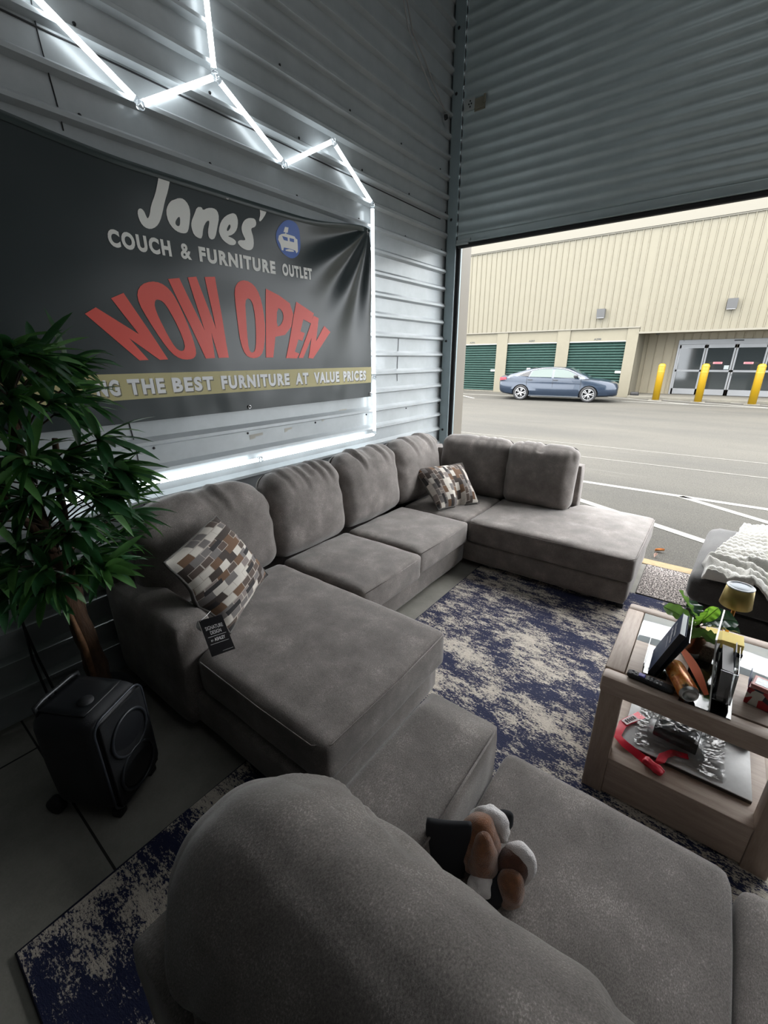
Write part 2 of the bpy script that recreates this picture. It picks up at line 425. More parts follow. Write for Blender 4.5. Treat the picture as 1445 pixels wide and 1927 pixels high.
# ---------------------------------------------------------------- outside: lot
b = NBM(); box(b, (-60, 4.15, -.2), (45, 60, -.002)); lot = struct('asphalt_lot', b, ASPH)
def line(p, q, wd=.10, m=LINE, name='painted_line'):
    p = Vector((*p, 0)); q = Vector((*q, 0)); d = (q-p).normalized(); s = Vector((-d.y, d.x, 0))*wd/2
    b = NBM(); prism(b, [(-1, -1), (1, -1), (1, 1), (-1, 1)], lambda u, v, k: ((p if u < 0 else q) + s*v + Vector((0, 0, k))), -.002, .003)
    obj(name, b, m, lot, False, world=True)
line((-6, 6.50), (6, 6.52), .10); line((-.14, 6.50), (2.6, 4.74), .10); line((-1.6, 5.80), (1.4, 3.33+1.0), .11)
line((-16, 7.98), (8, 8.45), .05, mat('faded_road_paint', (.095, .091, .081), .9, var=.2, vscale=10)); line((-14, 9.3), (8, 9.6), .05, MATS['faded_road_paint'])
line((-12.0, 21.1), (-8.8, 18.2), .10); line((-13, 20.3), (8, 20.35), .10)
line((-4.1, 22.3), (-.9, 20.4), .10); line((-1.9, 22.0), (1.6, 20.4), .10); line((.4, 22.0), (3.9, 20.4), .10)
LEAF = mat('dry_leaf', (.50, .22, .07), .8)
for i, (lx, ly, ss, aa, lab) in enumerate(((-.152, 4.40, .075, .3, 'orange curled dry leaf on the asphalt beside the white line'), (-.17, 4.25, .05, 1.4, 'small pinkish dry leaf on the asphalt near the yellow sill'))):
    b = NBM(); grid(b, 6, 4, lambda u, v: Vector(((u-.5)*ss, (v-.5)*ss*.55*math.sin(PI*min(.98, max(.04, u)))**.7, .004+.02*(abs(v-.5)*2)**2+.012*u)))
    o = obj('dry_leaf', b, LEAF if i == 0 else mat('pink_dry_leaf', (.42, .30, .25), .8)); o.location = (lx, ly, .002); o.rotation_euler = (0, 0, aa); tag(o, lab, 'leaf', 'dry leaves on the asphalt')

# ---------------------------------------------------------------- outside: storage building
FY = 22.4
bld = thing('storage_building', 'long cream storage building with green roll doors across the asphalt lot', 'building', (-3, FY, 0))
def siding(bm, x0, x1, y, z0, z1, pitch=.262, rib=.035, w_=.055):
    box(bm, (x0, y, z0), (x1, y+.15, z1)); x = x0+pitch*.5
    while x < x1:
        prism(bm, [(x-w_/2, 0), (x-w_/4, rib), (x+w_/4, rib), (x+w_/2, 0)], lambda u, v, d: (u, y-v, d), z0, z1); x += pitch
b = NBM(); siding(b, -22, -3.28, FY-.06, 2.95, 6.62); siding(b, -3.28, 14, FY-.06, 2.72, 6.62); obj('wall_siding', b, CREAMS, bld, False, world=True)
b = NBM(); box(b, (-22, FY-.16, 6.62), (14, FY+.3, 6.86)); box(b, (-22, FY-.10, 6.86), (14, FY+.3, 7.22)); box(b, (-22, FY-.12, 6.57), (14, FY, 6.62)); obj('eave_trim', b, CREAMT, bld, False, world=True)
b = NBM(); box(b, (-22, FY-.09, 2.90), (-3.28, FY, 2.95)); box(b, (-3.30, FY-.10, 2.66), (14, FY+.02, 2.73)); obj('flashing', b, mat('tan_flashing', (.125, .115, .09), .5), bld, False, world=True)
GD = [(-12.6, -9.68), (-9.19, -6.65), (-6.16, -3.69)]
b = NBM()
box(b, (-22, FY, 2.37), (-3.30, FY+.2, 2.95))
for x0, x1 in ((-22, -12.6), (-9.68, -9.19), (-6.65, -6.16), (-3.69, -3.30)): box(b, (x0, FY, 0), (x1, FY+.2, 2.37))
for x0, x1 in ((-9.72, -9.15), (-6.69, -6.12)): box(b, (x0, FY-.05, 0), (x1, FY, 2.93))
box(b, (-3.74, FY-.05, 0), (-3.30, FY, 2.93)); box(b, (-3.34, FY, 0), (-3.30, FY+1.95, 2.7))
obj('base_wall', b, CREAMW, bld, False, world=True)
for (x0, x1), s in zip(GD, ('A296', 'A297', 'A298')):
    b = NBM(); prof = []; z = .05
    while z < 2.36:
        prof += [(FY+.09, z), (FY+.03, z+.05), (FY+.03, z+.062), (FY+.09, z+.108)]; z += .118
    A = [b.verts.new((x0, y, z)) for y, z in prof]; B = [b.verts.new((x1, y, z)) for y, z in prof]
    for i in range(len(prof)-1): b.faces.new((A[i], B[i], B[i+1], A[i+1]))
    box(b, (x0, FY+.09, 0), (x1, FY+.13, 2.37))
    d = obj('roll_door', b, GREEN, bld, False, world=True)
    b = NBM(); box(b, (x1-.30, FY+.0, 1.03), (x1-.06, FY+.055, 1.13), .01); obj('door_latch', b, mat('pale_latch', (.55, .56, .54), .4, .3), d, False, world=True)
    b = NBM(); box(b, (x0-.03, FY-.03, 2.36), (x1+.03, FY, 2.40)); obj('door_lintel', b, mat('white_lintel', (.21, .21, .20), .6), bld, False, world=True)
    b = NBM(); box(b, (x0, FY+.02, 0), (x1, FY+.09, .06)); obj('door_sill', b, CWALK, bld, False, world=True)
    xm = (x0+x1)/2; b = text_bm(s, xm-.15, xm+.15, 2.44, 2.52, lambda u, v: (u, FY-.004, v), off=.03, sub=.2); obj('unit_number', b, BLACK, bld, False, world=True)
RY_ = FY+1.9
b = NBM(); siding(b, -3.3, -1.93, RY_, 0, 2.70, .35, .03, .05); siding(b, -1.93, 14, RY_, 2.40, 2.70, .30, .03, .05); obj('entry_siding', b, TANS, bld, False, world=True)
b = NBM(); box(b, (-3.3, FY+.0, 2.70), (14, RY_+.1, 2.76)); obj('soffit', b, TANS, bld, False, world=True)
b = NBM(); lathe(b, [(0, 0), (.05, .0), (.08, .04), (.08, .06)], 12, T(-2.75, RY_-.6, 2.64)); obj('soffit_lamp', b, GREYB, bld, world=True)
b = NBM(); box(b, (-3.28, FY-.35, -.05), (14, RY_+.1, .10), .02); walk = obj('entry_walk', b, CWALK, bld, False, world=True)
b = NBM(); box(b, (-22, FY+.2, 0), (-3.34, FY+2.2, .1)); box(b, (-22, FY+2.4, 0), (14, FY+2.6, 7.2)); obj('rear_wall', b, CREAMW, bld, False, world=True)
# automatic glass doors in the recess
XS = [-1.87, -.88, .16, 1.20, 2.24]
ed = obj('entrance_frame', (lambda b: (box(b, (-1.93, RY_-.09, 2.22), (2.30, RY_+.02, 2.42), .01), box(b, (-1.93, RY_-.07, .10), (-1.86, RY_+.02, 2.24), .005), box(b, (2.23, RY_-.07, .10), (2.30, RY_+.02, 2.24), .005), b)[-1])(NBM()), ALU, bld, False, world=True)
b = NBM(); box(b, (.02, RY_-.11, 2.33), (.34, RY_-.088, 2.38)); obj('motion_sensor', b, BLACK, ed, False, world=True)
b = NBM(); box(b, (-1.78, RY_-.095, 2.37), (-1.72, RY_-.088, 2.385)); obj('header_label', b, BLACK, ed, False, world=True)
for i in range(4):
    x0, x1 = XS[i]+.012, XS[i+1]-.012; yy = RY_-(.05 if i in (1, 2) else .02)
    b = NBM()
    box(b, (x0, yy-.03, .12), (x1, yy, .36)); box(b, (x0, yy-.03, 2.07), (x1, yy, 2.22)); box(b, (x0, yy-.03, 1.09), (x1, yy, 1.17))
    box(b, (x0, yy-.03, .12), (x0+.06, yy, 2.2)); box(b, (x1-.06, yy-.03, .12), (x1, yy, 2.2))
    pn = obj('door_panel', b, ALU, ed, False, world=True)
    b = NBM(); box(b, (x0+.05, yy-.016, .35), (x1-.05, yy-.006, 2.08)); gl = obj('glass', b, GLASSD, pn, False, world=True)
    if i in (1, 2):
        b = NBM(); box(b, ((x0+x1)/2-.16, yy-.022, 1.42), ((x0+x1)/2+.16, yy-.017, 1.50), .001); obj('warning_strip', b, mat('red_white_strip', (.75, .25, .26), .5), pn, False, world=True)
        b = NBM(); box(b, ((x0+x1)/2-.12, yy-.026, 1.445), ((x0+x1)/2+.12, yy-.021, 1.475)); obj('strip_text_band', b, mat('deep_red', (.55, .05, .08), .5), pn, False, world=True)
    if i == 1:
        b = NBM(); box(b, (x1-.26, yy-.022, 1.20), (x1-.09, yy-.017, 1.36)); st = obj('notice_sticker', b, mat('grey_sticker', (.30, .33, .33), .5), pn, False, world=True)
    if i == 2:
        b = NBM(); box(b, (x0+.02, yy-.05, .95), (x0+.045, yy-.03, 1.0)); obj('door_lock', b, BLACK, pn, False, world=True)
for (bx, by, lab) in ((-2.12, 21.55, 'yellow bollard standing beside the stucco pier, left of the glass doors'), (-.66, 21.55, 'yellow bollard standing in front of the glass entrance doors'), (1.02, 21.55, 'rightmost yellow bollard, cut by the photo edge')):
    t = thing('bollard', lab, 'bollard', (bx, by, 0), group='yellow bollards before the entrance')
    b = NBM(); lathe(b, [(0, .02), (.13, .02), (.13, 1.36), (.12, 1.41), (.08, 1.45), (0, 1.465)], 20); obj('sleeve', b, YEL, t)
    b = NBM(); box(b, (-.24, -.2, -.002), (.24, .2, .02)); obj('base_plate', b, CWALK, t, False)
    for zz in (1.12, 1.34):
        b = NBM(); lathe(b, [(.132, zz), (.134, zz+.005), (.134, zz+.035), (.132, zz+.04)], 20); obj('band', b, YELD, t)
for (lx, lz, lab) in ((-4.90, 3.54, 'grey wall light above the roll door behind the sedan'), (-.33, 3.61, 'grey wall light on the siding above the glass entrance')):
    t = thing('wall_light', lab, 'wall light', (lx, FY-.095, lz), group='wall lights on the cream siding')
    b = NBM(); prism(b, [(-.16, 0), (.16, 0), (.16, 1), (-.16, 1)], lambda u, v, d: (u, -(.24 if v > .5 else .17)*d, -.17+v*.34), 0, 1); obj('housing', b, GREYB, t, False)
    b = NBM(); box(b, (-.14, -.16, -.205), (.14, -.02, -.17)); obj('lens', b, mat('dull_lens', (.16, .16, .16), .3), t, False)
b = NBM(); rbox(b, (.34, .18, .16), .05, 6, M=T(-3.05, FY+.05, .17)); tag(obj('rubber_wheel_stop', b, RUBBER), 'small black rubber block on the walk beside the stucco pier', 'block')

# ---------------------------------------------------------------- blue sedan
CARB = mat('blue_car_paint', (.012, .021, .037), .25, .3, coat=.6)
CGLASS = mat('car_window_glass', (.06, .08, .075), .08, spec=.28)
CHROME = mat('bright_chrome', (.38, .38, .385), .25, .9)
car = thing('sedan', 'blue four-door sedan parked before the green roll doors', 'car', (-5.625, 19.55, 0), math.radians(9))
ST = [(-2.30, .62, .42, .90, .60), (-2.22, .74, .30, .95, .74), (-2.0, .82, .24, .985, .80), (-1.6, .86, .20, .98, .83), (-1.0, .87, .17, .955, .85), (0, .875, .16, .93, .86), (.9, .87, .17, .905, .85), (1.35, .86, .19, .885, .83), (1.8, .84, .22, .83, .79), (2.1, .78, .24, .775, .72), (2.26, .66, .26, .71, .60), (2.33, .56, .30, .62, .52)]
def car_section(x, hw, z0, z1, tw):
    zm = z0+(z1-z0)*.55
    return [(0, z0), (hw*.80, z0), (hw*.97, z0+.06), (hw, zm), (hw*.985, zm+.12 if zm+.12 < z1-.05 else z1-.06), (tw, z1-.025), (tw*.9, z1), (0, z1+.03)]
b = NBM(); rows = []
for s in ST:
    h = car_section(*s); ring = [(-y, z) for y, z in h[::-1][:-1]] + [(y, z) for y, z in h[:-1]][0:]
    full = [(y, z) for y, z in h] + [(-y, z) for y, z in h[-2:0:-1]]
    rows.append([b.verts.new((s[0], y, z)) for y, z in full])
for A, B in zip(rows, rows[1:]):
    n = len(A)
    for k in range(n): b.faces.new((A[k], A[(k+1) % n], B[(k+1) % n], B[k]))
b.faces.new(rows[0]); b.faces.new(rows[-1][::-1]); bmesh.ops.recalc_face_normals(b, faces=b.faces)
bmesh.ops.subdivide_edges(b, edges=b.edges[:], cuts=1, use_grid_fill=True, smooth=.6)
def boolean(bm, cutter):
    m1 = bpy.data.meshes.new('a'); bm.to_mesh(m1); bm.free(); o1 = bpy.data.objects.new('a', m1); COL.objects.link(o1)
    m2 = bpy.data.meshes.new('b'); cutter.to_mesh(m2); cutter.free(); o2 = bpy.data.objects.new('b', m2); COL.objects.link(o2)
    md = o1.modifiers.new('x', 'BOOLEAN'); md.object = o2; md.operation = 'DIFFERENCE'; md.solver = 'EXACT'
    dg = bpy.context.evaluated_depsgraph_get(); me = bpy.data.meshes.new_from_object(o1.evaluated_get(dg))
    out = bmesh.new(); out.from_mesh(me)
    for o in (o1, o2): bpy.data.objects.remove(o)
    for m in (m1, m2, me): bpy.data.meshes.remove(m)
    return out
WX = (-1.335, 1.305); WR = .31
cut = NBM()
for wx in WX:
    for sy in (-1, 1): lathe(cut, [(0, -.16), (.355, -.16), (.355, .5), (0, .5)], 28, T(wx, sy*.70, .30) @ RX(-sy*PI/2))
bmesh.ops.recalc_face_normals(cut, faces=cut.faces)
b = boolean(b, cut)
cbody = obj('body', b, CARB, car, True, angle=.6)
# greenhouse
roof = [(-1.95, .97), (-1.55, 1.12), (-1.0, 1.265), (-.4, 1.33), (.1, 1.325), (.5, 1.26), (.9, 1.10), (1.28, .90)]
def gh(x, v):
    import bisect
    for (xa, za), (xb, zb) in zip(roof, roof[1:]):
        if xa <= x <= xb: zt = za+(zb-za)*(x-xa)/(xb-xa); break
    else: zt = roof[0][1] if x < roof[0][0] else roof[-1][1]
    base = .90; return .84-.24*(max(0, v-base)/.43), zt
b = NBM(); rows = []
for x, zt in roof:
    y0, _ = gh(x, .9); y1, _ = gh(x, zt)
    half = [(y0, .88), (y0*.5+y1*.5+.015, (zt+.88)/2), (y1, max(.9, zt-.02)), (y1*.86, zt+.005), (0, zt+.015)]
    rows.append([b.verts.new((x, y, z)) for y, z in half+[(-y, z) for y, z in half[-2::-1]]])
for A, B in zip(rows, rows[1:]):
    for k in range(len(A)-1): b.faces.new((A[k], B[k], B[k+1], A[k+1]))
b.faces.new(rows[0]); b.faces.new(rows[-1][::-1])
bmesh.ops.recalc_face_normals(b, faces=b.faces)
bmesh.ops.subdivide_edges(b, edges=b.edges[:], cuts=2, use_grid_fill=True, smooth=.5)
obj('roof_shell', b, CARB, car)
def side_glass(poly, s, name, m=CGLASS, off=.012):
    b = NBM()
    def f(u, v, d):
        y, _ = gh(u, v); return (u, s*(y+.018-.018*abs((v-1.1)/.2)+off+d), v)
    prism(b, poly, f, -.03, 0); bmesh.ops.recalc_face_normals(b, faces=b.faces); return obj(name, b, m, car, False)
for s in (-1, 1):
    side_glass([(.93, .935), (-.06, .945), (-.06, 1.27), (.26, 1.25), (.55, 1.17)], s, 'front_side_window')
    side_glass([(-.15, .945), (-1.02, .955), (-.92, 1.19), (-.60, 1.26), (-.15, 1.275)], s, 'rear_side_window')
    side_glass([(-1.08, .965), (-1.42, 1.0), (-1.28, 1.07), (-1.0, 1.165)], s, 'quarter_window', BLACK)
    b = NBM(); rail = [(-1.48, .985), (-1.30, 1.085), (-.95, 1.215), (-.55, 1.295), (-.1, 1.31), (.28, 1.285), (.6, 1.185), (.98, .985)]
    tube(b, [(x, s*(gh(x, z)[0]+.022), z) for x, z in rail], .007, 6); obj('window_trim', b, CHROME, car)
    b = NBM(); rbox(b, (.16, .12, .10), .04, 5, M=T(.78, s*.98, 1.0)); box(b, (.80, min(s*.82, s*.96), .955), (.86, max(s*.82, s*.96), .985)); obj('door_mirror', b, BLACK, car)
    for dx in (.02, -.98):
        b = NBM(); rbox(b, (.2, .04, .035), .015, 4, M=T(dx, s*.885, .84)); obj('door_handle', b, BLACK, car)
    for dx in (.98, -.08, -1.12):
        b = NBM(); box(b, (dx-.004, min(s*.86, s*.879), .34), (dx+.004, max(s*.86, s*.879), .90)); obj('door_gap', b, SCREW, car, False)
    b = NBM(); prism(b, [(1.86, .60), (2.18, .58), (2.16, .67), (1.90, .735)], lambda u, v, d: (u, s*((.86-(u-1.6)*.28)+d), v), -.05, .006); obj('headlight', b, mat('headlight_glass', (.40, .42, .45), .15, .3), car, False)
    b = NBM(); prism(b, [(-2.27, .80), (-1.98, .84), (-2.0, .93), (-2.25, .92)], lambda u, v, d: (u, s*(.80+(u+2.2)*.2+d), v), -.08, .008); obj('tail_light', b, mat('red_tail_light', (.35, .02, .03), .2), car, False)
    b = NBM(); box(b, (-1.0, min(s*.84, s*.885), .185), (.95, max(s*.84, s*.885), .225)); obj('sill_trim', b, mat('grey_sill', (.05, .056, .062), .4, .3), car, False)
for nm, xs in (('windshield', ((1.25, .925, .70), (.50, 1.285, .54))), ('rear_window', ((-1.9, 1.005, .62), (-.95, 1.29, .50)))):
    (xa, za, wa), (xb, zb, wb) = xs; up = .012
    b = NBM(); prism(b, [(-1, 0), (1, 0), (1, 1), (-1, 1)], lambda u, v, d: ((xa+(xb-xa)*v), u*(wa+(wb-wa)*v), za+(zb-za)*v+up+d), 0, .012); obj(nm, b, CGLASS, car, False)
b = NBM(); box(b, (2.24, -.42, .42), (2.335, .42, .58), .02); obj('grille', b, BLACK, car, False)
b = NBM(); rbox(b, (.16, .03, .07), .012, 4, M=T(-1.25, 0, 1.25)); obj('roof_antenna', b, WHITE, car)
for wx in WX:
    for s in (-1, 1):
        M_ = T(wx, s*.76, WR) @ RX(-s*PI/2)
        b = NBM(); lathe(b, [(.22, -.10), (.29, -.10), (.31, -.07), (.31, .08), (.295, .105), (.225, .105), (.215, .08), (.215, -.08), (.22, -.10)], 32, M_); wh = obj('wheel', b, RUBBER, car)
        b = NBM(); lathe(b, [(0, .0), (.215, .0), (.215, .06), (.2, .06), (.2, .02), (0, .02)], 24, M_); obj('rim_well', b, BLACK, wh)
        b = NBM(); lathe(b, [(.195, .06), (.222, .085), (.222, .10), (.198, .10), (.195, .06)], 32, M_); lathe(b, [(0, .10), (.035, .095), (.045, .06), (0, .06)], 16, M_)
        for k in range(10):
            a = 2*PI*(k//2)/5+(.19 if k % 2 else -.19)
            box(b, (.03, -.016, .062), (.20, .016, .092), .005, M=M_ @ RZ(a))
        obj('alloy_rim', b, CHROME, wh, True, angle=.5)

# ================================================================ LEFT WALL: banner, tubes, wires
def tubes(pts, r=.013):
    for i, (a, c, lab) in enumerate(pts):
        a = Vector(a); c = Vector(c); d = (c-a).normalized(); L = (c-a).length
        t = thing('led_tube', lab, 'tube light', a, group='white light tubes on the ribbed wall')
        q = d.to_track_quat('Z', 'X').to_matrix().to_4x4()
        m_ = Matrix.Translation(-a) @ Matrix.Translation(a)
        b = NBM(); tube(b, [d*.022, d*(L-.022)], r, 10); obj('diffuser', b, TUBE, t)
        for e in (d*.012, d*(L-.012)):
            b = NBM(); tube(b, [e-d*.012, e+d*.014], r*1.12, 10); obj('end_cap', b, CLEAR, t)
XW = -2.402
tubes([((XW, .865, 3.06), (XW, 1.29, 2.815), 'lit tube slanting down from the upper left photo edge'),
       ((XW, 1.30, 2.815), (XW, 1.715, 3.07), 'lit tube rising between the two left zigzag corners above the banner'),
       ((XW, 1.716, 3.085), (XW, 1.716, 3.59), 'upright lit tube running out of the top photo edge'),
       ((XW, 1.727, 3.07), (XW, 2.145, 2.825), 'lit tube slanting down above the shop name on the banner'),
       ((XW, 2.155, 2.825), (XW, 2.585, 3.068), 'lit tube rising above the blue round logo'),
       ((XW, 2.597, 3.065), (XW, 3.003, 2.81), 'lit tube slanting down to the top of the upright border'),
       ((XW, 3.005, 2.80), (XW, 3.0, 1.556), 'long upright lit tube beside the right banner edge'),
       ((XW, 3.0, 1.545), (XW, 2.996, 1.07), 'short upright lit tube below the right banner corner'),
       ((XW, 2.985, 1.060), (XW, 1.754, 1.058), 'level lit tube above the far sofa cushions'),
       ((XW, 1.742, 1.058), (XW, .56, 1.060), 'level lit tube running behind the leaves of the artificial tree')])
for (y, z, lab) in ((1.295, 2.808, 'clear joint at the lowest left zigzag corner'), (1.718, 3.078, 'clear joint where three tubes meet'), (2.150, 2.818, 'clear joint at the low zigzag corner right of the name'), (2.591, 3.072, 'clear joint at the upper right zigzag corner'), (3.005, 2.806, 'clear joint atop the upright border'), (3.0, 1.55, 'clear joint between the two upright border tubes'), (1.748, 1.058, 'clear joint between the two level border tubes')):
    b = NBM(); rbox(b, (.026, .034, .034), .008, 4, M=T(XW, y, z)); tag(obj('tube_connector', b, CLEAR), lab, 'connector', 'clear tube joints')

YB0, YB1 = .45, 2.952
def ban(y, z):
    """banner cloth depth at (y, z)"""
    d = .0
    dy, dz = YB1-y, 2.64-z; r = math.hypot(dy, dz)
    if r > 1e-4:
        a = math.atan2(dz, dy)
        d += .017*math.sin(a*13+.6)*math.exp(-((r-.42)/.36)**2)*(1 if r > .42 else 1)
    d += .007*noise.noise(Vector((y*2.4, z*4.2, 1.3))) + .006*math.sin(z*7.2+y*1.1)*smooth(1.6, 2.2, z)
    d += .004*noise.noise(Vector((y*9, z*5.0, 4.3)))*smooth(1.85, 1.4, z)
    return -2.396 + d
def bpt(y, z, k=0.0): return (ban(y, z)+k, y, z)
def btop(y): return 2.562 + .078*smooth(2.1, 2.952, y)**1.6 + .045*smooth(1.2, .5, y)
BANM = mat('black_banner_vinyl', (.017, .027, .029), .36, spec=.6, bump=.04, bscale=18)
ban_t = thing('banner', 'large black vinyl shop banner with red and white lettering on the ribbed wall', 'banner', (-2.40, 1.70, 1.39))
b = NBM(); grid(b, 150, 90, lambda u, v: Vector(bpt(YB0+(YB1-YB0)*u, 1.392+(btop(YB0+(YB1-YB0)*u)-1.392)*v)))
obj('cloth', b, BANM, ban_t, world=True)
b = NBM(); V = grid(b, 150, 2, lambda u, v: Vector(bpt(YB0+(YB1-YB0)*u, btop(YB0+(YB1-YB0)*u)-.03+.032*v, .004+.006*math.sin(PI*v)))); obj('top_hem', b, mat('hem_vinyl', (.026, .042, .042), .35), ban_t, world=True)
b = NBM(); grid(b, 140, 6, lambda u, v: Vector(bpt(YB0+(YB1-YB0)*u, 1.508+.126*v, .0016))); obj('gold_strip', b, mat('gold_band_print', (.46, .41, .20), .5), ban_t, world=True)
LETW = mat('white_print', (.84, .84, .80), .45); LETR = mat('red_print', (.80, .10, .075), .45); LETB = mat('blue_print', (.06, .14, .46), .45)
LETS = mat('silver_print', (.74, .75, .76), .45); LETK = mat('grey_letter_shadow', (.16, .15, .10), .6)
JONES={'J':[[(1.328,2.554),(1.356,2.556),(1.381,2.543),(1.362,2.492),(1.335,2.437),(1.319,2.393),(1.299,2.349),(1.275,2.321),(1.244,2.305),(1.217,2.308),(1.2,2.325),(1.192,2.355),(1.197,2.377),(1.212,2.386),(1.226,2.377),(1.233,2.355),(1.239,2.348),(1.251,2.367),(1.264,2.409),(1.292,2.459),(1.313,2.511)]],'o':[[(1.388,2.46),(1.415,2.474),(1.441,2.476),(1.464,2.458),(1.47,2.426),(1.46,2.381),(1.445,2.335),(1.427,2.321),(1.393,2.319),(1.365,2.33),(1.342,2.357),(1.336,2.397),(1.35,2.429),(1.371,2.452)],[(1.401,2.391),(1.409,2.388),(1.403,2.353),(1.39,2.346),(1.378,2.354),(1.382,2.369)]],'n':[[(1.511,2.456),(1.539,2.463),(1.545,2.449),(1.573,2.466),(1.609,2.474),(1.633,2.466),(1.638,2.435),(1.622,2.391),(1.601,2.333),(1.578,2.319),(1.56,2.327),(1.559,2.357),(1.575,2.4),(1.573,2.409),(1.557,2.401),(1.535,2.37),(1.521,2.318),(1.504,2.312),(1.475,2.323),(1.465,2.356),(1.469,2.383),(1.492,2.422)]],'e':[[(1.721,2.473),(1.681,2.453),(1.646,2.419),(1.626,2.374),(1.632,2.35),(1.646,2.331),(1.674,2.317),(1.695,2.313),(1.722,2.319),(1.734,2.334),(1.726,2.345),(1.701,2.353),(1.678,2.354),(1.717,2.37),(1.747,2.4),(1.76,2.442),(1.754,2.47),(1.739,2.477)],[(1.698,2.417),(1.707,2.412),(1.701,2.396),(1.683,2.378),(1.677,2.387)]],'s':[[(1.852,2.478),(1.88,2.479),(1.887,2.457),(1.875,2.437),(1.849,2.427),(1.845,2.414),(1.857,2.381),(1.856,2.339),(1.841,2.316),(1.812,2.306),(1.775,2.31),(1.75,2.324),(1.742,2.337),(1.757,2.35),(1.791,2.354),(1.799,2.36),(1.787,2.378),(1.777,2.401),(1.781,2.426),(1.801,2.455),(1.827,2.471)]],'apo':[[(1.917,2.554),(1.95,2.554),(1.969,2.543),(1.961,2.521),(1.935,2.49),(1.915,2.472),(1.906,2.476),(1.921,2.51),(1.919,2.535)]]}
LOGO={'blob':[[(2.143,2.527),(2.192,2.524),(2.226,2.492),(2.234,2.443),(2.239,2.398),(2.217,2.349),(2.171,2.319),(2.129,2.316),(2.081,2.333),(2.045,2.366),(2.026,2.406),(2.035,2.45),(2.075,2.495),(2.109,2.518)]],'shade':[[(2.103,2.482),(2.132,2.484),(2.125,2.454),(2.112,2.453),(2.113,2.445),(2.105,2.445),(2.105,2.453),(2.09,2.452)]],'couch':[[(2.073,2.438),(2.102,2.446),(2.142,2.446),(2.184,2.445),(2.193,2.436),(2.208,2.433),(2.211,2.394),(2.21,2.365),(2.196,2.353),(2.186,2.367),(2.134,2.37),(2.089,2.368),(2.083,2.35),(2.071,2.351),(2.062,2.38),(2.045,2.404),(2.052,2.426)]],'p1':[[(2.077,2.428),(2.122,2.428),(2.124,2.409),(2.09,2.409)]],'p2':[[(2.139,2.429),(2.178,2.43),(2.178,2.411),(2.14,2.411)]],'rug':[[(2.102,2.358),(2.134,2.367),(2.171,2.365),(2.175,2.358),(2.137,2.353),(2.104,2.352)]]}
NOWOPEN={'N':[[(0.87,1.9),(0.921,1.931),(1.093,1.822),(0.996,1.976),(1.058,2.005),(1.223,1.701),(1.178,1.699),(1.043,1.802),(1.12,1.699),(1.074,1.697)]],'O':[[(1.204,2.073),(1.25,2.072),(1.292,2.048),(1.323,1.999),(1.356,1.905),(1.381,1.805),(1.39,1.739),(1.376,1.71),(1.342,1.699),(1.291,1.703),(1.246,1.733),(1.2,1.8),(1.152,1.893),(1.122,1.965),(1.123,2.014),(1.152,2.053)],[(1.221,1.992),(1.248,1.984),(1.274,1.943),(1.308,1.857),(1.329,1.776),(1.319,1.748),(1.298,1.743),(1.271,1.761),(1.241,1.819),(1.209,1.905),(1.198,1.955),(1.206,1.985)]],'W':[[(1.294,2.094),(1.356,2.106),(1.459,1.853),(1.405,2.115),(1.456,2.125),(1.533,1.866),(1.507,2.13),(1.572,2.139),(1.593,1.71),(1.525,1.708),(1.5,1.845),(1.5,1.708),(1.442,1.705)]],'O2':[[(1.751,2.145),(1.808,2.142),(1.856,2.108),(1.882,2.04),(1.89,1.937),(1.879,1.83),(1.852,1.743),(1.812,1.71),(1.757,1.705),(1.713,1.726),(1.69,1.793),(1.685,1.894),(1.685,2.003),(1.69,2.081),(1.711,2.121)],[(1.776,2.05),(1.802,2.043),(1.816,2.004),(1.818,1.912),(1.807,1.806),(1.79,1.748),(1.761,1.737),(1.744,1.758),(1.745,1.846),(1.75,1.948),(1.757,2.029)]],'P':[[(1.923,2.117),(2.023,2.089),(2.109,2.049),(2.131,1.984),(2.102,1.905),(2.042,1.852),(1.962,1.838),(1.927,1.71),(1.869,1.71)],[(2,2.018),(2.04,2),(2.046,1.957),(2.018,1.912),(1.979,1.897)]],'E':[[(2.166,2.064),(2.322,2.003),(2.287,1.935),(2.216,1.958),(2.18,1.88),(2.218,1.87),(2.191,1.819),(2.155,1.827),(2.115,1.747),(2.153,1.736),(2.13,1.704),(2.034,1.706)]],'N2':[[(2.317,1.988),(2.366,1.975),(2.321,1.819),(2.416,1.926),(2.477,1.888),(2.281,1.703),(2.237,1.706),(2.279,1.842),(2.186,1.707),(2.144,1.707)]]}

for k, v in JONES.items():
    b = poly_bm([smooth_loop(l, 1) for l in v], lambda u, w_: bpt(u, w_, .0026), .035)
    obj('apostrophe' if k == 'apo' else 'name_letter', b, LETW, ban_t, False, world=True)
lg = obj('logo_disc', poly_bm([smooth_loop(LOGO['blob'][0], 2)], lambda u, w_: bpt(u, w_, .0022), .03), LETB, ban_t, False, world=True)
for k, m_, dz in (('shade', LETW, .0034), ('couch', LETW, .0034), ('p1', LETB, .0044), ('p2', LETB, .0044), ('rug', LETW, .0034)):
    obj({'shade': 'logo_lamp', 'couch': 'logo_couch', 'p1': 'logo_cushion', 'p2': 'logo_cushion', 'rug': 'logo_rug'}[k], poly_bm([LOGO[k][0]], lambda u, w_: bpt(u, w_, dz), .03), m_, lg, False, world=True)
for k, v in NOWOPEN.items():
    b = poly_bm([(smooth_loop(l, 1) if k[0] == 'O' or (k == 'P' and i == 1) else l) for i, l in enumerate(v)], lambda u, w_: bpt(u, w_, .0026), .035)
    obj('headline_letter', b, LETR, ban_t, False, world=True)
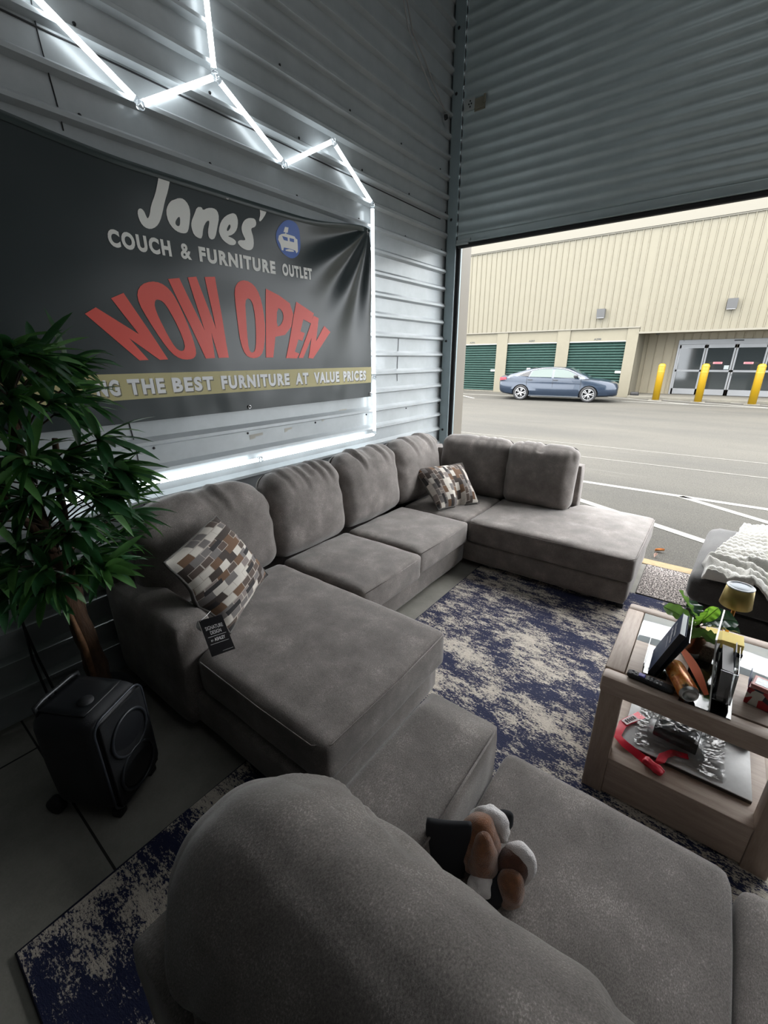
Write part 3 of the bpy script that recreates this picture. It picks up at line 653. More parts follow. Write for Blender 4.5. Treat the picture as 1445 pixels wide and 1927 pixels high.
def words(s, y0, y1, f0, f1, m_, k, name, off):
    b = text_bm(s, y0, y1, 0, 1, lambda u, t_: bpt(u, f0(u)+(f1(u)-f0(u))*t_, k), off=off, sub=.03, spacing=1.22); return obj(name, b, m_, ban_t, False, world=True)
lerp = lambda a, c: (lambda y: a+(c-a)*(y-1.035)/(2.315-1.035))
words('COUCH', 1.037, 1.335, lerp(2.197, 2.21), lerp(2.271, 2.28), LETW, .0026, 'tagline_lettering', .052)
words('&', 1.385, 1.445, lerp(2.197, 2.21), lerp(2.271, 2.28), LETW, .0026, 'tagline_lettering', .03)
words('FURNITURE', 1.490, 2.010, lerp(2.197, 2.21), lerp(2.271, 2.28), LETW, .0026, 'tagline_lettering', .052)
words('OUTLET', 2.065, 2.315, lerp(2.197, 2.21), lerp(2.271, 2.28), LETW, .0026, 'tagline_lettering', .052)
c0 = lambda y: 1.530; c1 = lambda y: 1.608
for s, y0, y1 in (('NG', .845, .952), ('THE', .992, 1.180), ('BEST', 1.222, 1.468), ('FURNITURE', 1.520, 2.050), ('AT', 2.105, 2.225), ('VALUE', 2.280, 2.552), ('PRICES', 2.602, 2.880)):
    words(s, y0+.005, y1+.005, lambda y: 1.523, lambda y: 1.601, LETK, .0024, 'strip_lettering_shadow', .05)
    words(s, y0, y1, c0, c1, LETS, .0034, 'strip_lettering', .05)
for y, z in ((2.935, 2.618), (2.935, 1.415), (1.70, 1.412), (1.70, 2.545)):
    b = NBM(); lathe(b, [(.006, .001), (.007, .004), (.012, .004), (.013, .0)], 14, T(ban(y, z)+.003, y, z) @ RY(PI/2)); obj('grommet', b, CHROME, ban_t, world=True)
# thin wires near the door corner, cords by the artificial tree
WIRE = mat('pale_wire', (.36, .35, .34), .5)
t = thing('wire_pair', 'two thin pale wires hanging down the ribbed wall near the door corner', 'wire', (-2.42, 4.05, 3.70))
for k in (0, 1):
    P = [(-2.412, 3.30+.07*k, 4.75), (-2.412, 3.36+.05*k, 4.25), (-2.415, 3.48+.06*k, 4.03), (-2.41, 3.62+.08*k, 3.91+.03*k), (-2.41, 3.82+.05*k, 3.79+.04*k), (-2.411, 4.0, 3.745+.015*k), (-2.412, 4.07, 3.73)]
    b = NBM(); tube(b, [Vector(p) for p in P], .005, 6); obj('wire', b, WIRE, t, world=True)
b = NBM(); lathe(b, [(0, .02), (.018, .02), (.022, 0)], 10, T(-2.425, 4.075, 3.70) @ RY(PI/2)); obj('wall_gland', b, BLACK, t, world=True)
t = thing('power_cord', 'two thin black cords hanging beside the trunk behind the speaker', 'cord', (-2.40, .30, .1))
for k in (0, 1):
    b = NBM(); tube(b, [(-2.41, .33-.01*k, 1.25), (-2.405, .325, .93), (-2.40, .315+.008*k, .74), (-2.395, .318, .52), (-2.39, .308+.02*k, .33), (-2.36, .315+.03*k, .12), (-2.25, .33+.03*k, .02), (-2.05, .36+.03*k, .012)], .006, 6); obj('cord', b, RUBBER, t, world=True)

# ================================================================ SECTIONAL SOFA
sofa = thing('sectional_sofa', 'big grey U-shaped sectional sofa with chaise against the bannered wall', 'sofa', (-1.7, 2.4, 0))
def base_box(lo, hi, name='base', par=None, r=.03):
    c = (Vector(lo)+Vector(hi))/2; s = Vector(hi)-Vector(lo); b = NBM()
    rbox(b, s, r, 8, puff=(.004, .004, .004), wr=.003, wf=4, M=T(*c)); return obj(name, b, FAB, par or sofa, world=True)
base_box((-2.25, 1.62, .045), (-1.475, 3.06, .245))
base_box((-2.25, .72, .045), (-.885, 1.615, .235), 'chaise_base')
base_box((-2.25, 3.075, .045), (-.235, 4.08, .235), 'chaise_base')
base_box((-2.405, .665, .045), (-1.665, .865, .60), 'arm', r=.045)
base_box((-2.415, .70, .05), (-2.30, 4.10, .825), 'back_frame', r=.035)
base_box((-2.40, 3.975, .05), (-.835, 4.11, .80), 'back_frame', r=.03)
def seat(lo, hi, name, fn=None, par=None, cut=18, puff=.016, seam=True, r=.035):
    c = (Vector(lo)+Vector(hi))/2; s = Vector(hi)-Vector(lo); b = NBM()
    def ff(p, u, n):
        q = p+c
        if fn: q = Vector(fn(q))
        if u.z > .99:
            q.z += .004*noise.noise(Vector((q.x*9, q.y*7, .3)))
        return q-c
    rbox(b, s, r, cut, puff=(.006, .006, puff), wr=.0035, wf=5, M=T(*c), fn=ff); return obj(name, b, FAB, par or sofa, world=True)
def notchL(p):
    if p.y < 1.0: 
        k = smooth(-1.64, -1.70, p.x); p.y = p.y + k*max(0, .88-p.y)
    return p
cc = seat((-2.12, .745, .225), (-.845, 1.615, .425), 'chaise_cushion', notchL, cut=26)
s1 = seat((-2.12, 1.630, .24), (-1.405, 2.268, .432), 'seat_cushion')
s2 = seat((-2.12, 2.282, .24), (-1.435, 3.03, .432), 'seat_cushion')
s3 = seat((-2.12, 3.050, .24), (-1.478, 3.80, .424), 'seat_cushion')
def notchR(p):
    if p.y > 3.8:
        k = smooth(-.80, -.88, p.x); p.y = p.y - k*max(0, p.y-3.88)
    return p
c2 = seat((-1.468, 3.060, .225), (-.222, 4.085, .424), 'chaise_cushion', notchR, cut=26)
def cord(pts, r=.0045, par=None, m=SEAM, name='piping', closed=False):
    b = NBM(); tube(b, pts, r, 6, closed=closed); return obj(name, b, m, par, world=True)
z_ = .405
cord([(-1.44, 3.058, z_+.004), (-1.0, 3.053, z_+.004), (-.27, 3.058, z_+.004), (-.222, 3.10, z_+.010), (-.222, 4.03, z_+.010)], par=c2, m=FAB, r=.0025)
cord([(-1.62, .742, z_+.01), (-1.2, .738, z_+.004), (-.90, .742, z_+.004), (-.845, .79, z_+.004), (-.838, 1.2, z_+.004), (-.845, 1.58, z_+.010)], par=cc, m=FAB, r=.0025)
cord([(-1.408, 1.66, z_+.004), (-1.400, 1.95, z_+.004), (-1.408, 2.24, z_+.004)], par=s1, m=FAB, r=.0025)
cord([(-1.438, 2.31, z_+.004), (-1.428, 2.65, z_+.004), (-1.438, 3.0, z_+.004)], par=s2, m=FAB, r=.0025)
for lo, hi in (((-.29, 3.11, 0), (-.245, 3.155, .05)), ((-.29, 4.0, 0), (-.245, 4.05, .05)), ((-.95, .77, 0), (-.90, .82, .05)), ((-2.2, .75, 0), (-2.15, .80, .05)), ((-1.6, .77, 0), (-1.55, .82, .05))):
    b = NBM(); box(b, lo, hi, .005); obj('foot', b, BLACK, sofa, False, world=True)
# price note: hang tag is separate
def back_cushion(ctr, w_, h_, t_, ax, lean, seed, par=None, fold=True, name='back_cushion', welt=True, puffy=.045, drop=0.0, crease=None, rad=.085, pz=.016, pl=1.0):
    """ax: angle of the cushion's outward normal about z; local x = width, y = -thickness (front is -y), z = height"""
    M_ = T(*ctr) @ RZ(ax) @ RX(-lean)
    rnd = random.Random(seed); ph = rnd.uniform(0, 6)
    pleats = [(rnd.uniform(-.42, .42), rnd.uniform(.5, 1.0)) for _ in range(4)]
    def ff(p, u, n):
        top = smooth(.1, 1.0, u.z); x = p.x/w_
        # gathered puckers below the top seam and at the side seams
        e = smooth(.55, 1.0, u.z)*(1-.0*u.z)
        pk = 0
        for px_, a in pleats:
            dx = x-px_-.10*(1-u.z)
            pk -= a*.016*math.exp(-(dx/.022)**2)*smooth(.35, .85, u.z)
            pk += a*.009*math.exp(-((dx-.05)/.035)**2)*smooth(.3, .85, u.z)
        side = smooth(.72, 1, abs(u.x))
        pk += side*.006*math.sin(p.z*38+ph+3*noise.noise(p*5))*smooth(-1, .2, u.z)
        pk += .006*noise.noise(Vector((p.x*6, p.z*7, seed)))
        if u.y < -.2 or u.z > .6: p = p + n*pk*pl
        if crease: p = p + n*crease(p)
        if fold and u.z > .8: p.z -= .018*math.exp(-((x+.04*math.sin(seed))/.05)**2)
        p.z -= drop*smooth(.5, 1, abs(u.x))*smooth(0, 1, u.z)
        p.y += .018*u.z*u.z
        return p
    b = NBM(); rbox(b, (w_, t_, h_), min(rad, t_*.45), 72 if crease else 40, puff=(.006, puffy, pz), wr=.005, wf=5, M=M_, fn=ff, pow_=3)
    o = obj(name, b, FAB, par or sofa, world=True)
    if not welt: return o
    # welt cord around the rear edge of the top and sides
    P = []
    for x, z in ring_path(w_*.985, h_*.985, .07, 5): P.append(M_ @ Vector((x, .018*(2*z/h_)**2+.022, z - (.018*math.exp(-((x/w_+.04*math.sin(seed))/.05)**2) if fold and z > h_*.4 else 0) + .012*max(0, 2*z/h_)*(1-(2*x/w_)**2) - drop*smooth(.5, 1, abs(2*x/w_))*smooth(0, 1, 2*z/h_))))
    b = NBM(); tube(b, P, .0055, 6, closed=True); obj('piping', b, SEAM, o, world=True)
    return o
L_ = math.radians(9)
for k, (y0, y1, dz, fo) in enumerate(((.775, 1.60, .0, False), (1.605, 2.265, .0, True), (2.270, 2.985, .008, True), (2.985, 3.70, .006, False))):
    back_cushion((-2.205, (y0+y1)/2, .708+dz), y1-y0, .57, .21, PI/2, L_, 11+k, fold=fo, drop=.05 if k == 0 else .015)
back_cushion((-1.80, 3.845, .690), .73, .56, .20, 0, L_, 21, fold=False, pl=.5)
back_cushion((-1.155, 3.835, .690), .61, .56, .20, 0, L_, 22, fold=True, pl=.5)

# ---------------------------------------------------------------- throw pillows
def pillow_mat():
    b = NB('block_pattern_weave')
    sp = b.node('SeparateXYZ'); b.link(b.node('TexCoord').outputs['UV'], sp.inputs[0])
    def blocks(ox, oy, cols, rows, shift):
        v = b.math('MULTIPLY', b.math('ADD', sp.outputs[1], oy), rows); row = b.math('FLOOR', v)
        u = b.math('ADD', b.math('MULTIPLY', b.math('ADD', sp.outputs[0], ox), cols), b.math('MULTIPLY', row, shift)); colm = b.math('FLOOR', u)
        cb = b.node('CombineXYZ'); b.link(colm, cb.inputs[0]); b.link(row, cb.inputs[1])
        wn = b.node('TexWhiteNoise', noise_dimensions='2D'); b.link(cb.outputs[0], wn.inputs[0])
        return wn.outputs[0], b.math('FRACT', u), b.math('FRACT', v)
    r1, u1, v1 = blocks(0, 0, 7, 13, .42)
    pal = [(.0, (.62, .58, .52)), (.20, (.055, .042, .036)), (.38, (.15, .085, .048)), (.50, (.17, .155, .15)), (.64, (.62, .58, .52)), (.80, (.10, .075, .062)), (.92, (.235, .20, .185))]
    c1 = b.ramp(r1, pal, True)
    # thin light outline on some blocks
    edge = b.math('MAXIMUM', b.math('GREATER_THAN', b.math('ABSOLUTE', b.math('SUBTRACT', u1, .5)), .455), b.math('GREATER_THAN', b.math('ABSOLUTE', b.math('SUBTRACT', v1, .5)), .42))
    e = b.math('MULTIPLY', edge, b.math('GREATER_THAN', r1, .55))
    c = b.mix(e, c1, (.45, .40, .35))
    r2, u2, v2 = blocks(.33, .21, 3.1, 6.5, .5)
    inner = b.math('MULTIPLY', b.math('LESS_THAN', b.math('ABSOLUTE', b.math('SUBTRACT', u2, .5)), .30), b.math('LESS_THAN', b.math('ABSOLUTE', b.math('SUBTRACT', v2, .5)), .16))
    c = b.mix(b.math('MULTIPLY', inner, b.math('GREATER_THAN', r2, .62)), c, (.028, .026, .027))
    b.link(c, b.p.inputs['Base Color']); b.p.inputs['Roughness'].default_value = .85
    b.bump(b.noise(300, 2), .3, .004); return b.m
PIL = pillow_mat(); PILB = mat('grey_pillow_back', (.13, .122, .115), .9, bump=.3, bscale=300)
def pillow(name, label, cs, thick, fold=None, group=None, swap=False):
    """cs: four 3D corners in order; front face towards the camera"""
    cs = [Vector(c) for c in cs]; ctr = sum(cs, Vector())/4
    n = (cs[1]-cs[0]).cross(cs[3]-cs[0]).normalized()
    if n.dot(Vector((0, 0, 1.7))-ctr) < 0: n = -n
    t = thing(name, label, 'pillow', (ctr.x, ctr.y, min(c.z for c in cs)), group=group)
    N = 30
    def P(u, v, side):
        p = cs[0].lerp(cs[1], u).lerp(cs[3].lerp(cs[2], u), v)
        e = (1-abs(2*u-1)**2.6)*(1-abs(2*v-1)**2.6)
        mid = ctr-p; pinch = .06*((1-abs(2*u-1)**2)*abs(2*v-1)**3 + (1-abs(2*v-1)**2)*abs(2*u-1)**3)
        p = p + mid*pinch
        p = p + n*side*thick*e**.62 + n*.006*noise.noise(Vector((u*5, v*5, side*3)))
        if fold: p = p + fold(u, v, n)
        return p
    for nm, side, m_ in (('front_cover', 1, PIL), ('back_cover', -1, PILB)):
        b = NBM(); uvl = b.loops.layers.uv.new('uv')
        V = [[b.verts.new(P(i/N, j/N, side)) for j in range(N+1)] for i in range(N+1)]
        for i in range(N):
            for j in range(N):
                f = b.faces.new((V[i][j], V[i+1][j], V[i+1][j+1], V[i][j+1]))
                for lp, (a, c) in zip(f.loops, ((i, j), (i+1, j), (i+1, j+1), (i, j+1))): lp[uvl].uv = ((c/N, a/N) if swap else (a/N, c/N))
        obj(nm, b, m_, t, world=True)
    pts = [P(k/10, 0, 0) for k in range(10)]+[P(1, k/10, 0) for k in range(10)]+[P(1-k/10, 1, 0) for k in range(10)]+[P(0, 1-k/10, 0) for k in range(10)]
    b = NBM(); tube(b, pts, .006, 6, closed=True); obj('edge_piping', b, PILB, t, world=True)
    return t
ctr = Vector((-1.838, 1.038, .69)); U = Vector((-.463, .872, .159))*.23; Vv = Vector((-.381, -.357, .853))*.23
pillow('throw_pillow', 'brown and cream block patterned pillow standing on its corner by the near arm', (ctr-U-Vv, ctr+U-Vv, ctr+U+Vv, ctr-U+Vv), .10,
       fold=lambda u, v, n: -n*.05*math.exp(-((u-.0)/.3)**2)*math.exp(-((v-.42)/.13)**2) + Vector((0, 0, -.02))*math.exp(-((u-1)**2+(v-1)**2)/.02), group='patterned throw pillows')
pillow('throw_pillow', 'brown and cream block patterned pillow slumped in the far sofa corner', ((-1.765, 3.09, .445), (-1.565, 3.485, .445), (-1.83, 3.62, .755), (-2.12, 3.21, .735)), .10,
       fold=lambda u, v, n: -n*.10*math.exp(-((u-.56)/.10)**2)*math.exp(-((v-.0)/.35)**2), group='patterned throw pillows', swap=True)
# hang tag
t = thing('hang_tag', 'black folded hang tag with white print hanging beside the near pillow', 'tag', (-1.60, .82, .45))
A0 = Vector((-1.640, .778, .605)); A1 = Vector((-1.600, .868, .607)); B1 = Vector((-1.535, .872, .448)); B0 = Vector((-1.570, .775, .446))
tn = (A1-A0).cross(B0-A0).normalized()
if tn.dot(Vector((0, 0, 1.7))-A0) < 0: tn = -tn
def tg(u, v, k=0): return A0.lerp(A1, u).lerp(B0.lerp(B1, u), v) + tn*(k+.008*math.sin(PI*v)*(1-.6*u))
b = NBM(); grid(b, 6, 10, lambda u, v: tg(u, v, .0005)); grid(b, 6, 10, lambda u, v: tg(1-u, v, -.0008)); obj('card', b, mat('glossy_black_card', (.012, .012, .014), .28, spec=.7), t, world=True)
b = NBM(); grid(b, 2, 6, lambda u, v: tg(-.02-.16*math.sin(PI*v)*u, v*.30, -.002-.01*u)); obj('folded_flap', b, mat('white_card_back', (.6, .6, .58), .5), t, world=True)
TW = mat('white_tag_print', (.75, .75, .75), .5)
for s, u0, u1, v0, v1 in (('SIGNATURE', .14, .88, .30, .20), ('DESIGN', .28, .74, .43, .335), ('BY', .20, .30, .615, .565), ('ASHLEY', .34, .80, .625, .535)):
    b = text_bm(s, u0, u1, v0, v1, lambda u, v: tg(u, v, .0016), off=.02 if s == 'ASHLEY' else 0, sub=.2); obj('tag_lettering', b, TW, t, False, world=True)
for u0, u1, v in ((.12, .90, .48), (.12, .90, .68), (.50, .95, .93)):
    b = NBM(); grid(b, 6, 1, lambda u, k: tg(u0+(u1-u0)*u, v+.008*k, .0016)); obj('print_rule', b, TW, t, False, world=True)
b = NBM(); tube(b, [tg(.05, .02, .001), (-1.66, .83, .60), (-1.70, .87, .585)], .0012, 4); obj('string', b, TW, t, world=True)

# ================================================================ FOREGROUND SOFA
fs = thing('sofa', 'grey sofa in the foreground seen over its puffy back cushion', 'sofa', (.4, .6, 0))
base_box((-.60, .09, .045), (1.25, 1.06, .24), 'base', fs)
base_box((-.605, .13, .045), (-.342, 1.055, .60), 'arm', fs, r=.022)
base_box((-.615, .065, .05), (1.27, .165, .775), 'back_frame', fs, r=.03)
seat((-.335, .40, .235), (.280, 1.130, .440), 'seat_cushion', par=fs, r=.03)
seat((.290, .40, .235), (.90, 1.115, .440), 'seat_cushion', par=fs, r=.04)
def crs(p):
    # p local: x to the photo's left, z up; long slanting folds on the rear and crown
    s_ = 0
    for x0, z0, ang, L, a, wd in ((.27, .17, .75, .13, -.016, .016), (.22, .15, .65, .14, .012, .022), (.16, .19, -.5, .10, -.012, .016), (.10, .05, .6, .22, -.010, .03), (-.05, .12, .8, .2, -.010, .028), (.30, .05, 1.2, .2, -.012, .03), (-.2, .1, .7, .2, -.010, .03)):
        dx, dz = p.x-x0, p.z-z0; c, s = math.cos(ang), math.sin(ang); u = dx*c+dz*s; v = -dx*s+dz*c
        s_ += 1.5*a*math.exp(-(u/L)**2-(v/wd)**2)*(1-.75*smooth(.20, .30, p.z))
    return s_
back_cushion((-.190, .285, .705), .865, .60, .27, PI, math.radians(7), 31, par=fs, fold=False, puffy=.055, drop=.055, welt=False, crease=crs, rad=.12, pz=.03, pl=.6)
back_cushion((.58, .285, .69), .62, .56, .25, PI, math.radians(7), 33, par=fs, fold=False, puffy=.05, welt=False)
cord([(-.345, 1.02, .597), (-.345, .5, .597)], .003, par=fs, m=FAB, name='arm_seam')

# plush toy wedged between arm and cushion
FUR = mat('brown_plush_fur', (.19, .072, .026), .95, var=.35, vscale=60, bump=.5, bscale=420, sheen=.5)
FURD = mat('dark_brown_plush', (.085, .032, .018), .95, var=.3, vscale=60, bump=.5, bscale=420, sheen=.3)
FURW = mat('white_plush_fur', (.72, .69, .68), .95, var=.1, vscale=50, bump=.5, bscale=380, sheen=.5)
FELT = mat('black_felt', (.010, .011, .014), .9)
t = thing('plush_toy', 'brown and white plush animal with black back panel wedged behind the foreground cushion', 'plush toy', (-.24, .71, .44))
def blob(c, r, m_, name, par, M_=None, fl=.006, f=30):
    b = NBM(); bmesh.ops.create_icosphere(b, subdivisions=4, radius=1)
    for v in b.verts:
        d = v.co.copy(); v.co = Vector((d.x*r[0], d.y*r[1], d.z*r[2])); v.co += d*fl*noise.noise(v.co*f+Vector(c)*9)
    if M_ is not None: b.transform(M_)
    b.transform(T(*c)); return obj(name, b, m_, par, world=True)
body = blob((-.258, .722, .535), (.056, .050, .095), FUR, 'body', t, RY(.10))
b = NBM(); rbox(b, (.105, .020, .20), .009, 8, puff=(0, .006, 0), M=T(-.312, .660, .540) @ RZ(.56), fn=lambda p, u, n: Vector((p.x*(1+.08*u.z), p.y, p.z+.006*(u.x*u.x)))); obj('back_panel', b, FELT, t, world=True)
blob((-.250, .768, .560), (.046, .030, .066), FURW, 'white_crest', t, RY(.6), .008, 45)
blob((-.230, .696, .530), (.034, .038, .095), FUR, 'arm', t, RY(-.05))
blob((-.222, .668, .490), (.030, .030, .045), FURW, 'white_belly', t, RY(.2), .008, 45)
blob((-.372, .668, .490), (.022, .028, .032), FURW, 'white_paw', t, None, .006, 45)
blob((-.228, .795, .560), (.024, .024, .05), FELT, 'dark_ear', t, RY(.5))
ft = blob((-.172, .735, .515), (.040, .036, .062), FURD, 'foot', t, RY(.22))
blob((-.162, .750, .522), (.043, .030, .068), FURW, 'white_foot_edge', ft, RY(.22), .004, 45)
blob((-.160, .700, .500), (.033, .032, .058), FUR, 'foot_pad', ft, RY(.08))
blob((-.192, .690, .475), (.028, .04, .045), FELT, 'dark_leg', t)

# ================================================================ RUGS
def slab(name, lo, hi, m, edge, label, cat):
    t = thing(name, label, cat, ((lo[0]+hi[0])/2, (lo[1]+hi[1])/2, 0))
    b = NBM(); grid(b, 40, 40, lambda u, v: Vector((lo[0]+(hi[0]-lo[0])*u, lo[1]+(hi[1]-lo[1])*v, lo[2]+.012+.0025*noise.noise(Vector((u*9, v*9, 2))))))
    obj('pile', b, m, t, world=True)
    b = NBM(); tube(b, [(x, y, lo[2]+.007) for x, y in ((lo[0], lo[1]), (hi[0], lo[1]), (hi[0], hi[1]), (lo[0], hi[1]))], .0065, 6, closed=True); obj('binding', b, edge, t, world=True)
    return t
slab('area_rug', (-1.350, -.080, 0), (1.30, 3.40, 0), RUG, RUGEDGE, 'navy and cream distressed area rug on the concrete floor', 'rug')
slab('door_mat', (-.205, 3.42, 0), (1.5, 4.015, 0), FLECK, mat('dark_mat_edge', (.05, .045, .043), .9), 'flecked grey mat on the floor by the yellow sill', 'mat')

# ================================================================ SPEAKER
t = thing('party_speaker', 'black portable speaker with handle standing on the concrete beside the sofa arm', 'speaker', (-1.700, .325, 0), math.radians(29))
GR = mat('black_speaker_grille', (.012, .014, .017), .45, bump=.9, bscale=700)
b = NBM(); rbox(b, (.285, .262, .455), .062, 14, puff=(.006, .006, .006), M=T(0, 0, .262), fn=lambda p, u, n: Vector((p.x*(1-.05*max(0, -u.z)), p.y*(1-.04*max(0, -u.z)), p.z))); obj('cabinet', b, BLACKM, t)
b = NBM(); rbox(b, (.016, .215, .40), .007, 8, puff=(.010, 0, 0), M=T(.144, 0, .262)); gr = obj('front_grille', b, GR, t)
for zz, rr in ((.335, .088), (.165, .088)):
    b = NBM(); tube(b, [(.158, rr*math.cos(a*PI/16), zz+rr*math.sin(a*PI/16)) for a in range(32)], .006, 6, closed=True); obj('woofer_ring', b, mat('smoky_ring', (.022, .025, .03), .35), gr)
    b = NBM(); lathe(b, [(0, .004), (.04, .006), (.075, 0)], 24, T(.157, 0, zz) @ RY(PI/2)); obj('woofer_cone', b, BLACK, gr)
b = NBM(); tube(b, [(.136, y, z) for y, z in [(a, c+.262) for a, c in ring_path(.245, .435, .05, 6)]], .005, 6, closed=True); obj('edge_trim', b, mat('satin_edge_trim', (.04, .045, .055), .3, .3), t)
b = NBM(); rbox(b, (.20, .19, .012), .005, 6, M=T(-.015, 0, .492)); tp = obj('top_panel', b, BLACK, t)
b = NBM(); lathe(b, [(0, .010), (.026, .009), (.028, 0)], 20, T(.035, -.03, .496)); obj('control_knob', b, BLACKM, tp)
b = NBM(); tube(b, [(-.11, -.095, .47), (-.115, -.095, .507), (-.115, -.06, .512), (-.115, .06, .512), (-.115, .095, .507), (-.11, .095, .47)], .009, 8); obj('carry_handle', b, mat('dark_chrome_handle', (.04, .042, .045), .3, .5), t)
for s in (-1, 1):
    b = NBM(); lathe(b, [(0, -.017), (.033, -.017), (.036, -.010), (.036, .010), (.033, .017), (0, .017)], 20, T(-.142, s*.115, .036) @ RX(PI/2)); obj('wheel', b, RUBBER, t)
    b = NBM(); box(b, (.09, s*.09-.02, 0), (.13, s*.09+.02, .04), .008); obj('foot', b, RUBBER, t)

# ================================================================ ARTIFICIAL TREE
t = thing('artificial_tree', 'leafy artificial tree with brown trunk between speaker and ribbed wall', 'plant', (-2.08, .46, 0))
BARK = mat('brown_bark', (.075, .040, .022), .85, var=.4, vscale=40, bump=.8, bscale=60, stretch=(1, 1, .2)); BARKT = mat('tan_bark_stripe', (.19, .095, .045), .85, var=.3, vscale=40)
b = NBM(); lathe(b, [(0, 0), (.11, 0), (.125, .10), (.14, .20), (.135, .205), (.125, .19), (0, .18)], 24); obj('pot', b, BLACKM, t)
def trunk(pts, r0, r1, name='trunk'):
    n = len(pts); b = NBM(); P = []
    for i in range(n-1):
        for k in range(6): P.append(Vector(pts[i]).lerp(Vector(pts[i+1]), k/6))
    P.append(Vector(pts[-1])); R = [(r0+(r1-r0)*i/(len(P)-1))*(1+.10*math.sin(i*1.9)) for i in range(len(P))]
    tube(b, P, r0, 9, radii=R); return obj(name, b, BARK, t, world=True)
k1 = trunk([(-2.06, .475, .15), (-2.07, .468, .45), (-2.09, .445, .80), (-2.11, .435, 1.05), (-2.09, .42, 1.35), (-2.08, .46, 1.62)], .050, .016)
trunk([(-2.09, .47, .50), (-2.11, .49, .85), (-2.14, .53, 1.15), (-2.12, .56, 1.40)], .028, .010)
trunk([(-2.08, .445, .95), (-2.04, .36, 1.15), (-2.0, .27, 1.38)], .018, .009)
b = NBM(); tube(b, [(-2.025, .445, .2), (-2.03, .44, .5), (-2.05, .42, .76)], .010, 6, radii=[.012, .014, .006]); obj('bark_stripe', b, BARKT, k1, world=True)
LFA = mat('dark_green_leaf', (.022, .080, .030), .34, spec=.6, var=.5, vscale=8); LFB = mat('mid_green_leaf', (.085, .21, .06), .38, var=.4, vscale=10); translucent(LFB, (.10, .26, .06), .35); translucent(LFA, (.05, .16, .04), .25); TWIG = mat('brown_twig', (.05, .032, .02), .8)
rnd = random.Random(5)
def blade(bm, base, d, L, wd, droop, roll):
    d = d.normalized(); s = d.cross(Vector((0, 0, 1))); s = s.normalized() if s.length > .05 else Vector((1, 0, 0)); s = Matrix.Rotation(roll, 3, d) @ s
    up = s.cross(d); N = 6; pts = []
    p = base.copy(); q = d.copy(); rows = []
    for i in range(N+1):
        f = i/N; w_ = wd*(math.sin(PI*min(1, f*.82+.14))**.9)*(1 if f < .98 else 0)
        un = s.cross(q).normalized()
        rows.append((bm.verts.new(p - s*w_ + un*w_*.35), bm.verts.new(p), bm.verts.new(p + s*w_ + un*w_*.35)))
        p = p + q*(L/N); q = (q + Vector((0, 0, -droop/N))).normalized()
    for a, c in zip(rows, rows[1:]):
        bm.faces.new((a[0], a[1], c[1], c[0])); bm.faces.new((a[1], a[2], c[2], c[1]))
fa = NBM(); fb = NBM(); tw = NBM()
tufts = []
for i in range(78):
    h = rnd.uniform(.84, 1.74); rad = rnd.uniform(.06, .31)*(1.0 if h < 1.6 else .85)*(.8 if h < 1.0 else 1); a = rnd.uniform(-1.9, 2.3)
    cx_, cy_ = -2.09+math.cos(a)*rad*.85, .45+math.sin(a)*rad*1.15
    if cx_ < -2.36 or cy_ > .70-.10*smooth(1.4, 1.75, h) or (h < .95 and cy_ > .55 and cx_ > -2.0): continue
    tufts.append(Vector((cx_, cy_, h)))
tufts += [Vector((-2.03, .70, 1.20)), Vector((-2.0, .70, 1.05)), Vector((-1.98, .50, .90)), Vector((-1.97, .40, .86)), Vector((-2.0, .20, .92)), Vector((-2.05, .62, 1.55)), Vector((-2.1, .66, 1.68)), Vector((-2.0, .3, 1.6)), Vector((-2.05, .2, 1.74)), Vector((-2.1, .5, 1.76)), Vector((-2.05, .1, 1.35)), Vector((-2.0, .15, 1.15))]
for c in tufts:
    st = Vector((-2.09, .455, c.z-.12)); tube(tw, [st, st.lerp(c, .5)+Vector((0, 0, .02)), c], .0035, 5)
    out = (c-st); out.z = .0; out = out.normalized() if out.length > .02 else Vector((.7, .3, 0))
    for k in range(rnd.randint(11, 15)):
        d = out*.8 + Vector((rnd.uniform(-1, 1), rnd.uniform(-1, 1), rnd.uniform(-.5, .75)))
        b_ = fa if rnd.random() < .68 else fb
        L = rnd.uniform(.14, .24)
        if c.x+d.normalized().x*L < -2.41: d.x = abs(d.x)
        blade(b_, c, d, L, rnd.uniform(.012, .020), rnd.uniform(.2, 1.1), rnd.uniform(-.7, .7))
# one long twig reaching over the sofa
tube(tw, [(-2.05, .52, 1.02), (-2.0, .62, 1.08), (-1.96, .70, 1.13)], .0035, 5)
for dd in ((.3, .9, .35), (.5, .8, .15), (.2, 1, .6)): blade(fb, Vector((-1.96, .70, 1.13)), Vector(dd), .17, .013, .1, .3)
obj('twigs', tw, TWIG, t, world=True); obj('dark_leaves', fa, LFA, t, world=True)['kind'] = 'stuff'; obj('light_leaves', fb, LFB, t, world=True)['kind'] = 'stuff'

